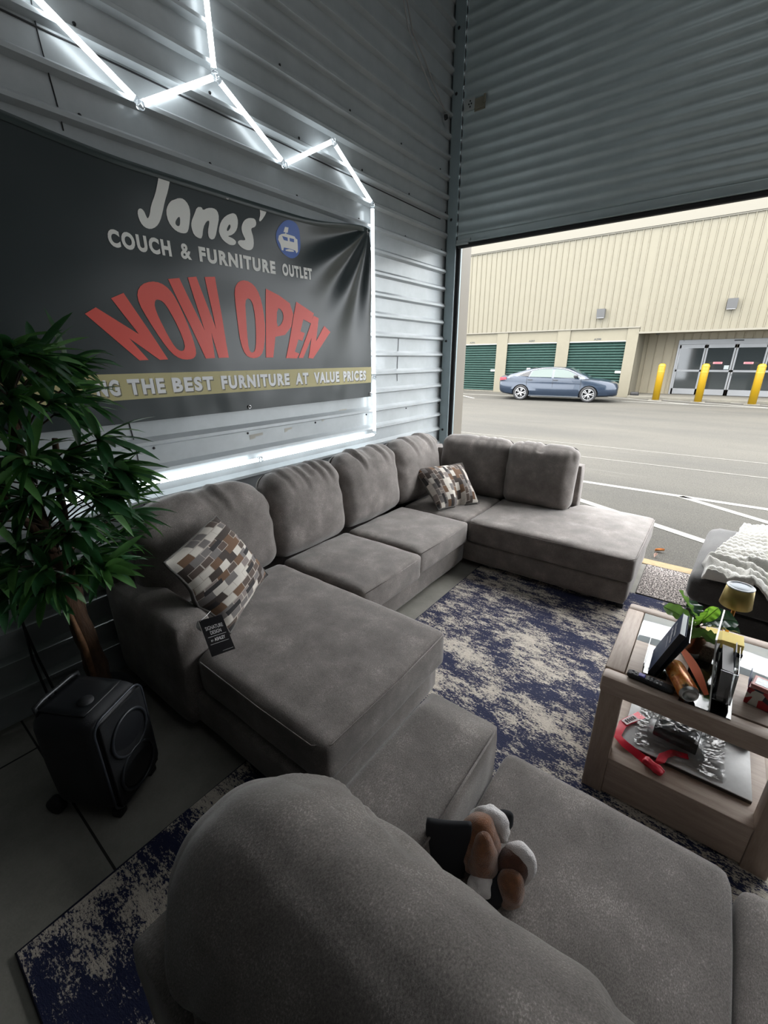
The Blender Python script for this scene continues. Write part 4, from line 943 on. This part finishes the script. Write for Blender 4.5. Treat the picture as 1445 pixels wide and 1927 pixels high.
# ================================================================ END TABLE
def wood_mat(name, c1, c2, st=(1, 9, 9)):
    b = NB(name); n1 = b.noise(5, 5, .65, stretch=st); n2 = b.noise(60, 3, .6, stretch=(st[0]*.4, st[1]*.4, st[2]*.4))
    f = b.math('ADD', b.math('MULTIPLY', n1, .7), b.math('MULTIPLY', n2, .3))
    b.link(b.ramp(f, [(.32, c1), (.68, c2)]), b.p.inputs['Base Color']); b.p.inputs['Roughness'].default_value = .5; b.bump(n2, .06, .003); return b.m
WOODX = wood_mat('pale_oak_across', (.34, .255, .20), (.50, .405, .335), (1, 9, 9)); WOODY = wood_mat('pale_oak_along', (.34, .255, .20), (.50, .405, .335), (9, 1, 9)); WOODZ = wood_mat('pale_oak_upright', (.30, .225, .175), (.44, .35, .285), (9, 9, 1))
TG = thing('end_table', 'square pale wood end table with glass top panel and open lower shelf on the rug', 'table', (.165, 1.845, 0))
X0, X1, Y0, Y1, ZT = -.135, .465, 1.535, 2.160, .575
for x, y in ((X0, Y0), (X1-.075, Y0), (X0, Y1-.075), (X1-.075, Y1-.075)):
    b = NBM(); box(b, (x, y, 0), (x+.075, y+.075, ZT-.045), .006); obj('leg', b, WOODZ, TG, True, world=True, angle=.6)
def tbox(name, lo, hi, m, bev=.005, par=None): 
    b = NBM(); box(b, lo, hi, bev); return obj(name, b, m, par or TG, True, world=True, angle=.6)
tbox('top_rail', (X0-.006, Y0-.008, .497), (X1+.006, Y0+.055, ZT), WOODX, .014); tbox('top_rail', (X0-.006, Y1-.055, .497), (X1+.006, Y1+.006, ZT), WOODX, .014)
tbox('top_rail', (X0-.006, Y0+.056, .497), (X0+.062, Y1-.056, ZT), WOODY, .008); tbox('top_rail', (X1-.062, Y0+.056, .497), (X1+.006, Y1-.056, ZT), WOODY, .008)
tbox('top_plank', (X0+.064, Y0+.058, .545), (X1-.064, 1.850, ZT-.001), WOODX, .003)
TGL = NB('table_glass'); TGL.p.inputs['Base Color'].default_value = (.80, .86, .88, 1); TGL.p.inputs['Roughness'].default_value = .03; TGL.p.inputs['Transmission Weight'].default_value = .55; TGL.p.inputs['IOR'].default_value = 1.7; TGL.p.inputs['Specular IOR Level'].default_value = .9
tbox('glass_panel', (X0+.064, 1.852, .560), (X1-.064, Y1-.057, ZT-.002), TGL.m, .004)
tbox('lower_rail', (X0+.075, Y0+.004, .02), (X1-.075, Y0+.04, .190), WOODX, .004); tbox('lower_rail', (X0+.075, Y1-.04, .02), (X1-.075, Y1-.004, .190), WOODX, .004)
tbox('lower_rail', (X0+.004, Y0+.075, .02), (X0+.04, Y1-.075, .19), WOODY, .004); tbox('lower_rail', (X1-.04, Y0+.075, .02), (X1-.004, Y1-.075, .19), WOODY, .004)
tbox('shelf', (X0+.03, Y0+.005, .175), (X1-.03, Y1-.005, .198), WOODX, .003)
ZS = .198
# on the shelf
t = thing('marble_board', 'thin marble look board lying on the lower shelf of the end table', 'board', (.16, 1.77, ZS))
MARB = mat('grey_veined_marble', (.40, .40, .40), .3, col2=(.66, .67, .67), vscale=5, detail=8)
b = NBM(); box(b, (-.035, 1.640, ZS), (.385, 2.06, ZS+.016), .002); obj('slab', b, MARB, t, True, world=True, angle=.5)
b = NBM(); box(b, (-.034, 1.639, ZS+.001), (.384, 1.642, ZS+.013)); obj('dark_edge', b, mat('dark_board_edge', (.05, .04, .035), .6), t, False, world=True)
ZB = ZS+.016
t = thing('black_box', 'small black box wrapped in clear plastic on the marble board', 'box', (.14, 1.80, ZB))
b = NBM(); box(b, (-.075, -.05, 0), (.075, .05, .052), .003); b.transform(T(.142, 1.795, ZB+.004) @ RZ(-.10)); obj('carton', b, mat('black_carton', (.013, .014, .015), .5), t, False, world=True)
FILM = bpy.data.materials.new('clear_film'); FILM.use_nodes = True; _n = FILM.node_tree.nodes; _l = FILM.node_tree.links
_g = _n.new('ShaderNodeBsdfGlossy'); _g.inputs['Roughness'].default_value = .22; _g.inputs['Color'].default_value = (.9, .9, .9, 1); _t = _n.new('ShaderNodeBsdfTransparent'); _t.inputs['Color'].default_value = (.93, .93, .93, 1); _m = _n.new('ShaderNodeMixShader')
_fr = _n.new('ShaderNodeFresnel'); _fr.inputs['IOR'].default_value = 1.6; _ad = _n.new('ShaderNodeMath'); _ad.operation = 'ADD'; _ad.inputs[1].default_value = .02
_l.new(_fr.outputs[0], _ad.inputs[0]); _l.new(_ad.outputs[0], _m.inputs[0]); _l.new(_t.outputs[0], _m.inputs[1]); _l.new(_g.outputs[0], _m.inputs[2]); _l.new(_m.outputs[0], _n['Material Output'].inputs['Surface'])
b = NBM()
def film(u, v):
    x, y = .005+.30*u, 1.665+.30*v; q = Vector((x*22, y*22, 1)); c = noise.noise(q)+.6*noise.noise(q*2.4)
    dx, dy = (x-.142)/.095, (y-1.795)/.07; hgt = .060*max(0, 1-max(abs(dx), abs(dy))**4)**.5 if max(abs(dx), abs(dy)) < 1 else 0
    return Vector((x+.008*c, y+.008*noise.noise(q+Vector((5, 5, 5))), ZB+.003+hgt+.012*abs(c)+.03*max(0, v-.5)*abs(noise.noise(q*.8))))
grid(b, 46, 46, film); obj('plastic_wrap', b, FILM, t, False, world=True)
REDT = mat('red_printed_tape', (.72, .025, .055), .35); WT = mat('pale_tape_print', (.72, .60, .62), .5); BKT = mat('black_tape_print', (.03, .02, .02), .5)
t = thing('red_tape', 'strip of red printed tape curling over the marble board edge', 'tape', (.02, 1.70, ZS))
def ribbon(bm, P, wv, N=8):
    P = [Vector(p) for p in P]; wv = [Vector(q) for q in wv]; rows = []
    for i in range(len(P)-1):
        for k in range(N):
            f = k/N; c = P[i].lerp(P[i+1], f); q = wv[i].lerp(wv[i+1], f); rows.append((c-q, c, c+q))
    rows.append((P[-1]-wv[-1], P[-1], P[-1]+wv[-1])); V = [[bm.verts.new(a+Vector((0, 0, .002*noise.noise(a*60)))) for a in r] for r in rows]
    for a, c in zip(V, V[1:]):
        bm.faces.new((a[0], a[1], c[1], c[0])); bm.faces.new((a[1], a[2], c[2], c[1]))
b = NBM(); ribbon(b, [(.012, 1.842, ZB+.006), (-.045, 1.735, ZB+.009), (-.052, 1.655, ZB+.006), (-.02, 1.632, ZB+.002), (.04, 1.615, ZS+.010), (.085, 1.598, ZS+.008)], [(.016, -.010, 0), (.015, -.010, .002), (.013, .012, 0), (.006, .014, .004), (.006, .012, .008), (.008, .014, .008)]); tp_ = obj('tape_strip', b, REDT, t, world=True)
b = NBM(); ribbon(b, [(.085, 1.598, ZS+.012), (.105, 1.622, ZS+.022), (.112, 1.660, ZB+.006), (.140, 1.700, ZB+.005), (.19, 1.715, ZB+.005)], [(.010, .012, 0), (.015, .003, 0), (.015, -.002, 0), (.008, -.014, 0), (.003, -.014, 0)]); obj('tape_strip', b, REDT, t, world=True)
b = NBM(); rbox(b, (.075, .035, .022), .01, 8, wr=.006, wf=40, M=T(.088, 1.592, ZS+.013) @ RZ(-.4)); obj('tape_crumple', b, REDT, t, world=True)
b = NBM(); ribbon(b, [(-.006, 1.806, ZB+.011), (-.042, 1.740, ZB+.0125)], [(.013, -.008, 0), (.012, -.008, .002)]); obj('white_print', b, WT, tp_, world=True)
for k in range(5):
    f = .15+.16*k; c = Vector((-.006, 1.806, ZB+.0135)).lerp(Vector((-.042, 1.740, ZB+.0150)), f); b = NBM(); box(b, c-Vector((.008, .0025, .0006)), c+Vector((.008, .0025, .0006)), M=T(*c) @ RZ(-.5) @ T(*(-c))); obj('black_print', b, BKT, tp_, False, world=True)
t = thing('green_wrapper', 'dark green crumpled wrapper at the back of the marble board', 'wrapper', (.345, 1.93, ZB))
b = NBM(); rbox(b, (.10, .06, .035), .015, 8, wr=.012, wf=25, M=T(.345, 1.93, ZB+.02) @ RZ(-.4)); obj('wrapper_body', b, mat('dark_green_foil', (.015, .06, .05), .25), t, world=True)

# on the table top
t = thing('remote_control', 'black remote control with purple button pad on the near left table corner', 'remote', (.01, 1.582, ZT), math.radians(-4))
b = NBM(); rbox(b, (.150, .036, .020), .009, 8, M=T(0, 0, .0105)); rb = obj('shell', b, BLACKM, t)
b = NBM(); rbox(b, (.022, .022, .005), .002, 4, M=T(-.028, 0, .021)); obj('direction_pad', b, mat('purple_rubber', (.10, .08, .36), .5), rb)
BTN = mat('grey_rubber_button', (.10, .10, .11), .5); BTW = mat('white_rubber_button', (.5, .5, .52), .5)
for x, y, m_ in ((-.058, .009, BTN), (-.058, -.009, BTN), (-.048, 0, BTN), (-.006, .009, BTN), (-.006, 0, BTN), (-.006, -.009, BTN), (.006, .009, BTN), (.006, 0, BTN), (.006, -.009, BTN), (.022, .009, BTW), (.022, -.009, BTW), (.033, .009, BTW), (.033, -.009, BTW)):
    b = NBM(); rbox(b, (.007, .006, .003), .0012, 3, M=T(x, y, .021)); obj('button', b, m_, rb)
t = thing('drink_can', 'orange drink can lying on its side by the remote', 'can', (.10, 1.625, ZT))
cd = (Vector((.128, 1.552, 0))-Vector((.066, 1.700, 0))).normalized(); MC = T(.066, 1.700, ZT+.0335) @ cd.to_track_quat('Z', 'Y').to_matrix().to_4x4()
CANO = NB('printed_orange_can'); _v = CANO.noise(26, 3, .6); CANO.link(CANO.ramp(_v, [(.38, (.55, .13, .03)), (.50, (.75, .26, .05)), (.60, (.80, .42, .14)), (.66, (.08, .05, .03))]), CANO.p.inputs['Base Color']); CANO.p.inputs['Roughness'].default_value = .22; CANO.p.inputs['Metallic'].default_value = .2
b = NBM(); lathe(b, [(.024, 0), (.031, .008), (.033, .016), (.033, .142), (.031, .150)], 28, MC); obj('body', b, CANO.m, t, world=True)
CANS = mat('brushed_can_metal', (.55, .55, .54), .3, .9)
b = NBM(); lathe(b, [(.031, .150), (.026, .160), (.024, .162), (.022, .158), (.012, .151), (0, .149)], 28, MC); obj('base_rim', b, CANS, t, world=True)
b = NBM(); lathe(b, [(0, .002), (.022, .002), (.024, 0), (.025, .003), (.024, .006)], 28, MC); obj('lid', b, CANS, t, world=True)
b = NBM()
for k in range(3): box(b, (-.012+.0095*k, .0322, .030), (-.005+.0095*k, .0336, .052-.006*(k % 2)))
b.transform(MC @ RZ(2.3)); obj('white_print', b, mat('white_can_print', (.65, .63, .58), .4), t, False, world=True)
t = thing('orange_card', 'bent orange paper card standing behind the drink can', 'card', (.12, 1.74, ZT))
b = NBM(); grid(b, 12, 4, lambda u, v: Vector((.080+.090*u+.010*math.sin(PI*u)*v+.012*v, 1.872-.245*u, ZT+.003+(.016+.010*math.sin(PI*u*1.2))*v+.012*math.sin(PI*u)*(1-v)*.2))); obj('sheet', b, mat('orange_card_stock', (.85, .17, .05), .5), t, world=True)
# book on clear easel
ES = FILM.copy(); ES.name = 'clear_acrylic'
for _q in ES.node_tree.nodes:
    if _q.type == 'BSDF_GLOSSY': _q.inputs['Roughness'].default_value = .05
    if _q.type == 'MATH': _q.inputs[1].default_value = .03
    if _q.type == 'BSDF_TRANSPARENT': _q.inputs['Color'].default_value = (.86, .88, .88, 1)
t = thing('book_easel', 'clear acrylic easel holding up the navy book', 'easel', (.02, 1.73, ZT))
def sheet(bm, a, b_, c, d_, th):
    a, b_, c, d_ = map(Vector, (a, b_, c, d_)); n = (b_-a).cross(d_-a).normalized()*th
    A = [bm.verts.new(p) for p in (a, b_, c, d_)]; B = [bm.verts.new(p+n) for p in (a, b_, c, d_)]
    bm.faces.new(A[::-1]); bm.faces.new(B)
    for i in range(4): bm.faces.new((A[i], A[(i+1) % 4], B[(i+1) % 4], B[i]))
b = NBM(); sheet(b, (-.022, 1.630, ZT+.001), (.055, 1.632, ZT+.001), (.055, 1.83, ZT+.001), (-.022, 1.835, ZT+.001), .003); sheet(b, (-.022, 1.63, ZT+.003), (-.022, 1.835, ZT+.003), (-.024, 1.835, ZT+.045), (-.024, 1.63, ZT+.045), .003); obj('base_sheet', b, ES, t, False, world=True)
b = NBM(); sheet(b, (.024, 1.632, ZT+.004), (.024, 1.83, ZT+.004), (.090, 1.83, ZT+.185), (.090, 1.632, ZT+.185), .003); obj('back_sheet', b, ES, t, False, world=True)
t = thing('book', 'navy blue paperback with pale cover lines leaning on the clear easel', 'book', (.04, 1.74, ZT))
def bk(u, v, d): return Vector((-.004+.062*v, 1.640+.165*u, ZT+.006+.200*v)) + Vector((.2, 0, -.062)).normalized()*d
NAVY = mat('navy_book_cover', (.028, .045, .095), .55, spec=.3); PAGE = mat('page_edges', (.62, .66, .66), .7)
b = NBM(); sheet(b, bk(0, 0, 0), bk(0, 1, 0), bk(1, 1, 0), bk(1, 0, 0), -.0012); obj('front_cover', b, NAVY, t, False, world=True)
b = NBM(); sheet(b, bk(0, 0, .020), bk(0, 1, .020), bk(1, 1, .020), bk(1, 0, .020), -.0012); obj('back_cover', b, NAVY, t, False, world=True)
b = NBM(); P = [bk(u, v, d) for d in (.002, .018) for u, v in ((.0, .01), (.0, .985), (.975, .985), (.975, .01))]; V = [b.verts.new(p) for p in P]
for f in ((0, 1, 2, 3), (7, 6, 5, 4), (0, 4, 5, 1), (1, 5, 6, 2), (2, 6, 7, 3), (3, 7, 4, 0)): b.faces.new([V[i] for i in f])
bmesh.ops.recalc_face_normals(b, faces=b.faces); obj('pages', b, PAGE, t, False, world=True)
b = NBM(); sheet(b, bk(-.008, 0, 0), bk(-.008, 1, 0), bk(-.008, 1, .020), bk(-.008, 0, .020), .0012); obj('spine', b, mat('black_book_spine', (.02, .022, .026), .35), t, False, world=True)
rb_ = random.Random(3)
for row, (v0, u0, u1) in enumerate(((.80, .18, .72), (.68, .12, .80), (.57, .12, .62))):
    b = NBM(); u = u0
    while u < u1:
        w_ = rb_.uniform(.02, .05); h_ = rb_.uniform(.04, .065)
        if row == 2: w_, h_ = u1-u0, .006
        sheet(b, bk(u, v0, -.0022), bk(u+w_, v0, -.0022), bk(u+w_, v0+h_, -.0022), bk(u, v0+h_, -.0022), .0004); u += w_+rb_.uniform(.012, .03)
    obj('cover_line', b, mat('pale_cover_print', (.55, .58, .62), .5), t, False, world=True)
# potted fiddle leaf plant
t = thing('potted_plant', 'small broad-leaved plant in a bronze pot on the end table', 'plant', (.115, 1.895, ZT))
COP = mat('bronze_pot', (.24, .13, .075), .28, .75, var=.15, vscale=9)
b = NBM(); lathe(b, [(0, 0), (.034, 0), (.037, .006), (.043, .085), (.044, .098), (.040, .098), (.039, .084), (0, .084)], 28); pt_ = obj('pot', b, COP, t)
b = NBM(); lathe(b, [(.036, 0), (.0385, .002), (.0385, .010), (.037, .012)], 28); obj('pot_base_ring', b, mat('clear_saucer_ring', (.5, .5, .48), .2, .3), pt_)
PEB = mat('mottled_pebbles', (.08, .055, .04), .7, col2=(.42, .34, .26), vscale=90)
b = NBM()
for k in range(46):
    a = k*2.4; r = .036*math.sqrt(k/46); bmesh.ops.create_icosphere(b, subdivisions=1, radius=.0062, matrix=T(r*math.cos(a), r*math.sin(a), .086+.003*rnd.random()) @ Matrix.Diagonal((1, .8, .7, 1)))
o = obj('pebbles', b, PEB, t); o['kind'] = 'stuff'
b = NBM(); tube(b, [(0, 0, .08), (.003, 0, .12), (0, .004, .165)], .004, 6); obj('stem', b, TWIG, t)
FG1 = mat('deep_green_fiddle_leaf', (.022, .075, .045), .25, spec=.6, var=.25, vscale=14); FG2 = mat('bright_green_fiddle_leaf', (.15, .36, .035), .4, var=.25, vscale=14); FG3 = mat('olive_fiddle_leaf', (.10, .20, .055), .4, var=.25, vscale=14)
translucent(FG2, (.30, .60, .06), .5); translucent(FG3, (.20, .38, .08), .45); translucent(FG1, (.05, .14, .05), .25)
def fiddle(base, d, L, wd, m_, droop, roll=0):
    d = Vector(d).normalized(); s = d.cross(Vector((0, 0, 1))).normalized(); s = Matrix.Rotation(roll, 3, d) @ s; up = s.cross(d)
    b = NBM(); st = Vector(base)
    def f(u, v):
        x = (v-.5)*2; w_ = wd*(math.sin(PI*min(1, u*.90+.05))**.55)*(.68+.5*u) if u < .999 else 0.002
        q = st + d*L*u + s*w_*x + up*(abs(x)*w_*.38 + .006*math.sin(u*22)*abs(x)*(1-.3*u)) - Vector((0, 0, 1))*droop*L*u*u
        return q
    grid(b, 18, 10, f); o = obj('leaf', b, m_, t)
    b = NBM(); tube(b, [f(k/8, .5)+up*.0008 for k in range(9)], .0011, 5); obj('midrib', b, mat('pale_midrib', (.12, .22, .07), .5), o)
    b = NBM(); tube(b, [(0, 0, .09+.03*rnd.random()), (st*.5)+Vector((0, 0, .06)), st], .0022, 5); obj('stalk', b, TWIG, o)
fiddle((.012, .010, .135), (.75, .30, .42), .125, .050, FG1, .25, .35)
fiddle((.015, .0, .125), (.80, -.10, .28), .120, .043, FG1, .15, -.2)
fiddle((-.006, .012, .135), (-.35, .6, .55), .11, .040, FG1, .25, .3)
fiddle((-.012, .0, .125), (-.95, .05, .38), .120, .034, FG3, .10, -.5)
fiddle((-.010, .004, .15), (-.75, .45, .70), .115, .022, FG3, -.05, .9)
fiddle((.004, -.006, .13), (.15, -.20, .85), .085, .036, FG2, .10, .5)
fiddle((.010, .004, .14), (.40, .15, .80), .085, .024, FG2, .05, 1.0)
fiddle((-.004, -.014, .115), (-.20, -.80, .18), .075, .036, FG3, .45, 0)
fiddle((.012, -.012, .11), (.55, -.75, .20), .090, .026, FG3, .25, .3)
fiddle((-.012, -.01, .12), (-.5, -.45, .55), .08, .030, FG3, .2, .2)
# cordless lamp
GOLD = mat('mustard_lamp_metal', (.40, .30, .095), .38, .45)
t = thing('table_lamp', 'small mustard gold cordless lamp with tapered shade on the end table', 'lamp', (.225, 2.075, ZT))
b = NBM(); lathe(b, [(0, 0), (.042, 0), (.044, .004), (.042, .012), (.01, .016), (0, .016)], 28); obj('base', b, GOLD, t)
b = NBM(); lathe(b, [(.007, .012), (.007, .20), (0, .20)], 12); obj('stem', b, mat('copper_stem', (.55, .25, .05), .3, .6), t)
b = NBM(); lathe(b, [(.053, .165), (.055, .168), (.046, .250), (.043, .250), (.053, .168)], 36); sh = obj('shade', b, GOLD, t)
b = NBM(); lathe(b, [(.046, .249), (.047, .253), (.041, .254), (.040, .251), (0, .2505)], 36); obj('shade_top', b, mat('white_lamp_top', (.72, .76, .80), .3), sh)
b = NBM(); lathe(b, [(0, .2525), (.030, .2523), (.032, .251)], 28); obj('frosted_disc', b, mat('frosted_pale_disc', (.50, .56, .62), .45), sh)
# brochure holder
t = thing('brochure_holder', 'upright clear acrylic sign holder with a leaflet pocket on the end table', 'sign holder', (.20, 1.71, ZT))
b = NBM(); sheet(b, (.185, 1.560, ZT+.003), (.205, 1.870, ZT+.003), (.172, 1.835, ZT+.245), (.152, 1.60, ZT+.245), .005); up_ = obj('upright_sheet', b, ES, t, False, world=True)
b = NBM(); tube(b, [(.187, 1.558, ZT+.003), (.155, 1.597, ZT+.245)], .0028, 4); tube(b, [(.155, 1.597, ZT+.245), (.174, 1.835, ZT+.245)], .0028, 4); obj('polished_edge', b, mat('pale_polished_edge', (.75, .77, .75), .3), up_, False, world=True)
b = NBM(); sheet(b, (.10, 1.548, ZT+.001), (.245, 1.548, ZT+.001), (.258, 1.87, ZT+.001), (.125, 1.88, ZT+.001), .003); obj('foot_sheet', b, ES, t, False, world=True)
b = NBM(); sheet(b, (.238, 1.60, ZT+.020), (.246, 1.80, ZT+.020), (.244, 1.80, ZT+.135), (.236, 1.61, ZT+.135), .002); sheet(b, (.200, 1.60, ZT+.020), (.238, 1.60, ZT+.020), (.236, 1.61, ZT+.135), (.190, 1.612, ZT+.135), .002); sheet(b, (.192, 1.60, ZT+.018), (.240, 1.60, ZT+.018), (.246, 1.80, ZT+.018), (.205, 1.80, ZT+.018), .002); obj('pocket', b, ES, t, False, world=True)
t = thing('leaflet_stack', 'stack of dark leaflets standing in the clear sign holder pocket', 'leaflets', (.215, 1.70, ZT+.02))
b = NBM()
prism(b, [(.200, .022), (.232, .022), (.226, .128), (.194, .132)], lambda u, v, d: (u, d, ZT+v), 1.625, 1.790); bmesh.ops.recalc_face_normals(b, faces=b.faces)
obj('leaflets', b, mat('charcoal_leaflet', (.045, .042, .042), .45), t, False, world=True)
b = NBM(); sheet(b, (.2325, 1.70, ZT+.09), (.234, 1.79, ZT+.09), (.228, 1.785, ZT+.158), (.226, 1.715, ZT+.158), .003); obj('printed_leaflet', b, mat('pale_grey_leaflet', (.40, .42, .45), .4, col2=(.08, .10, .16), vscale=60), t, False, world=True)
t = thing('sticky_note_cube', 'block of yellow sticky notes in dark tray behind the sign holder', 'note block', (.215, 2.00, ZT))
b = NBM(); box(b, (-.062, -.04, .018), (.062, .04, .055), .001); obj('note_block', b, mat('pale_yellow_paper', (.85, .68, .20), .7), t, False)
b = NBM(); box(b, (-.066, -.044, 0), (.066, .044, .018), .003); obj('tray', b, BLACKM, t, False)
t = thing('granite_block', 'small speckled brown card box left of the sticky notes', 'box', (.158, 1.905, ZT))
b = NBM(); box(b, (-.028, -.035, 0), (.030, .035, .058), .002); obj('box_body', b, mat('speckled_brown_card', (.07, .055, .045), .7, col2=(.33, .27, .22), vscale=140), t, False)
b = NBM(); box(b, (-.0285, -.0355, .054), (.0305, -.0345, .0575)); obj('light_edge', b, mat('light_box_edge', (.6, .55, .45), .6), t, False)
# small patterned card box
t = thing('patterned_box', 'small red white and black patterned box with window lid at the right of the table', 'box', (.325, 1.700, ZT), math.radians(-12))
PATB = NB('red_white_patches'); _vo = PATB.node('TexVoronoi'); _vo.inputs['Scale'].default_value = 34; PATB.link(PATB.co, _vo.inputs[0]); _sp = PATB.node('SeparateColor'); PATB.link(_vo.outputs['Color'], _sp.inputs[0])
PATB.link(PATB.ramp(_sp.outputs[0], [(0, (.45, .025, .03)), (.34, (.66, .64, .58)), (.66, (.035, .03, .045)), (.80, (.50, .27, .04)), (.88, (.30, .03, .06))], True), PATB.p.inputs['Base Color']); PATB.p.inputs['Roughness'].default_value = .4
b = NBM(); box(b, (-.040, -.032, 0), (.040, .032, .066), .002); obj('box_body', b, PATB.m, t, False)
b = NBM(); box(b, (-.036, -.026, .070), (.042, .040, .078), .002); box(b, (-.034, -.030, .066), (.040, .030, .070)); ld = obj('lid', b, mat('pale_red_lid', (.62, .24, .22), .4), t, False)
b = NBM(); box(b, (-.028, -.016, .0775), (.030, .028, .0790)); obj('window', b, mat('pale_blue_window', (.55, .62, .66), .12, col2=(.25, .32, .36), vscale=60), ld, False)
b = NBM(); sheet(b, (-.041, -.030, .060), (-.041, .034, .060), (-.050, .040, .098), (-.046, -.020, .085), .0015); obj('open_flap', b, mat('blue_grey_flap', (.14, .20, .32), .4), t, False)

# ================================================================ OTTOMAN AND THROW
t = thing('ottoman', 'large charcoal upholstered ottoman by the open door under a white throw', 'ottoman', (.665, 3.56, 0), math.radians(-4))
b = NBM(); rbox(b, (1.10, 1.12, .20), .07, 16, puff=(.006, .006, .015), wr=.003, M=T(0, 0, .325)); obj('cushion_top', b, FABD, t)
b = NBM(); rbox(b, (1.06, 1.08, .20), .03, 8, M=T(0, 0, .13)); obj('base', b, FABD, t)
for x in (-.46, .46):
    for y in (-.46, .46):
        b = NBM(); box(b, (x-.025, y-.025, 0), (x+.025, y+.025, .05)); obj('foot', b, BLACK, t, False)
KNIT = mat('white_chenille_knit', (.58, .57, .53), .95, sheen=.6, bump=.5, bscale=240)
b = NBM(); NU, NV = 120, 190
def throw(u, v):
    # u across (left to right), v from the near edge to the far edge
    xl = .135 + .03*smooth(.0, .3, v) + .17*smooth(.25, 1.0, v) - .03*math.exp(-((v-.22)/.06)**2)
    x = xl + (1.30-xl)*u; y = 3.005 + 1.16*v + .05*math.sin(u*6)*.3
    over = smooth(.18, .50, u)*max(0, .22-v)/.22                     # hangs over the near edge towards the right
    w_ = .25*noise.noise(Vector((x*3.1, y*2.6, 0))) + .10*noise.noise(Vector((x*9, y*9, 4)))
    ph = (v*17 + 4.5*w_ + 1.2*math.sin(u*5))
    rope = abs(math.sin(PI*ph))**.7
    bead = .80+.20*abs(math.sin(PI*(u*30+math.floor(ph)*.5)))
    fold = .030*max(0, noise.noise(Vector((x*4.2, y*3.2, 7))))+.035*math.exp(-((v-.20-.05*u)/.04)**2)*smooth(.5, .2, u)
    z = (.447 + .044*rope*bead) + fold
    if over > 0:
        d = over*.36; y = 3.005 + 1.16*v - .055*min(1, d*5); z = z - d + .02
    edge = smooth(0, .02, u)*smooth(0, .012, v)
    z = z if over > .02 else .43 + (z-.43)*edge
    return Vector((x, y, z))
grid(b, NU, NV, throw); th = obj('knitted_throw', b, KNIT); tag(th, 'white chunky knitted throw draped over the charcoal ottoman', 'blanket')
sol = th.modifiers.new('thickness', 'SOLIDIFY'); sol.thickness = .012; sol.offset = -1
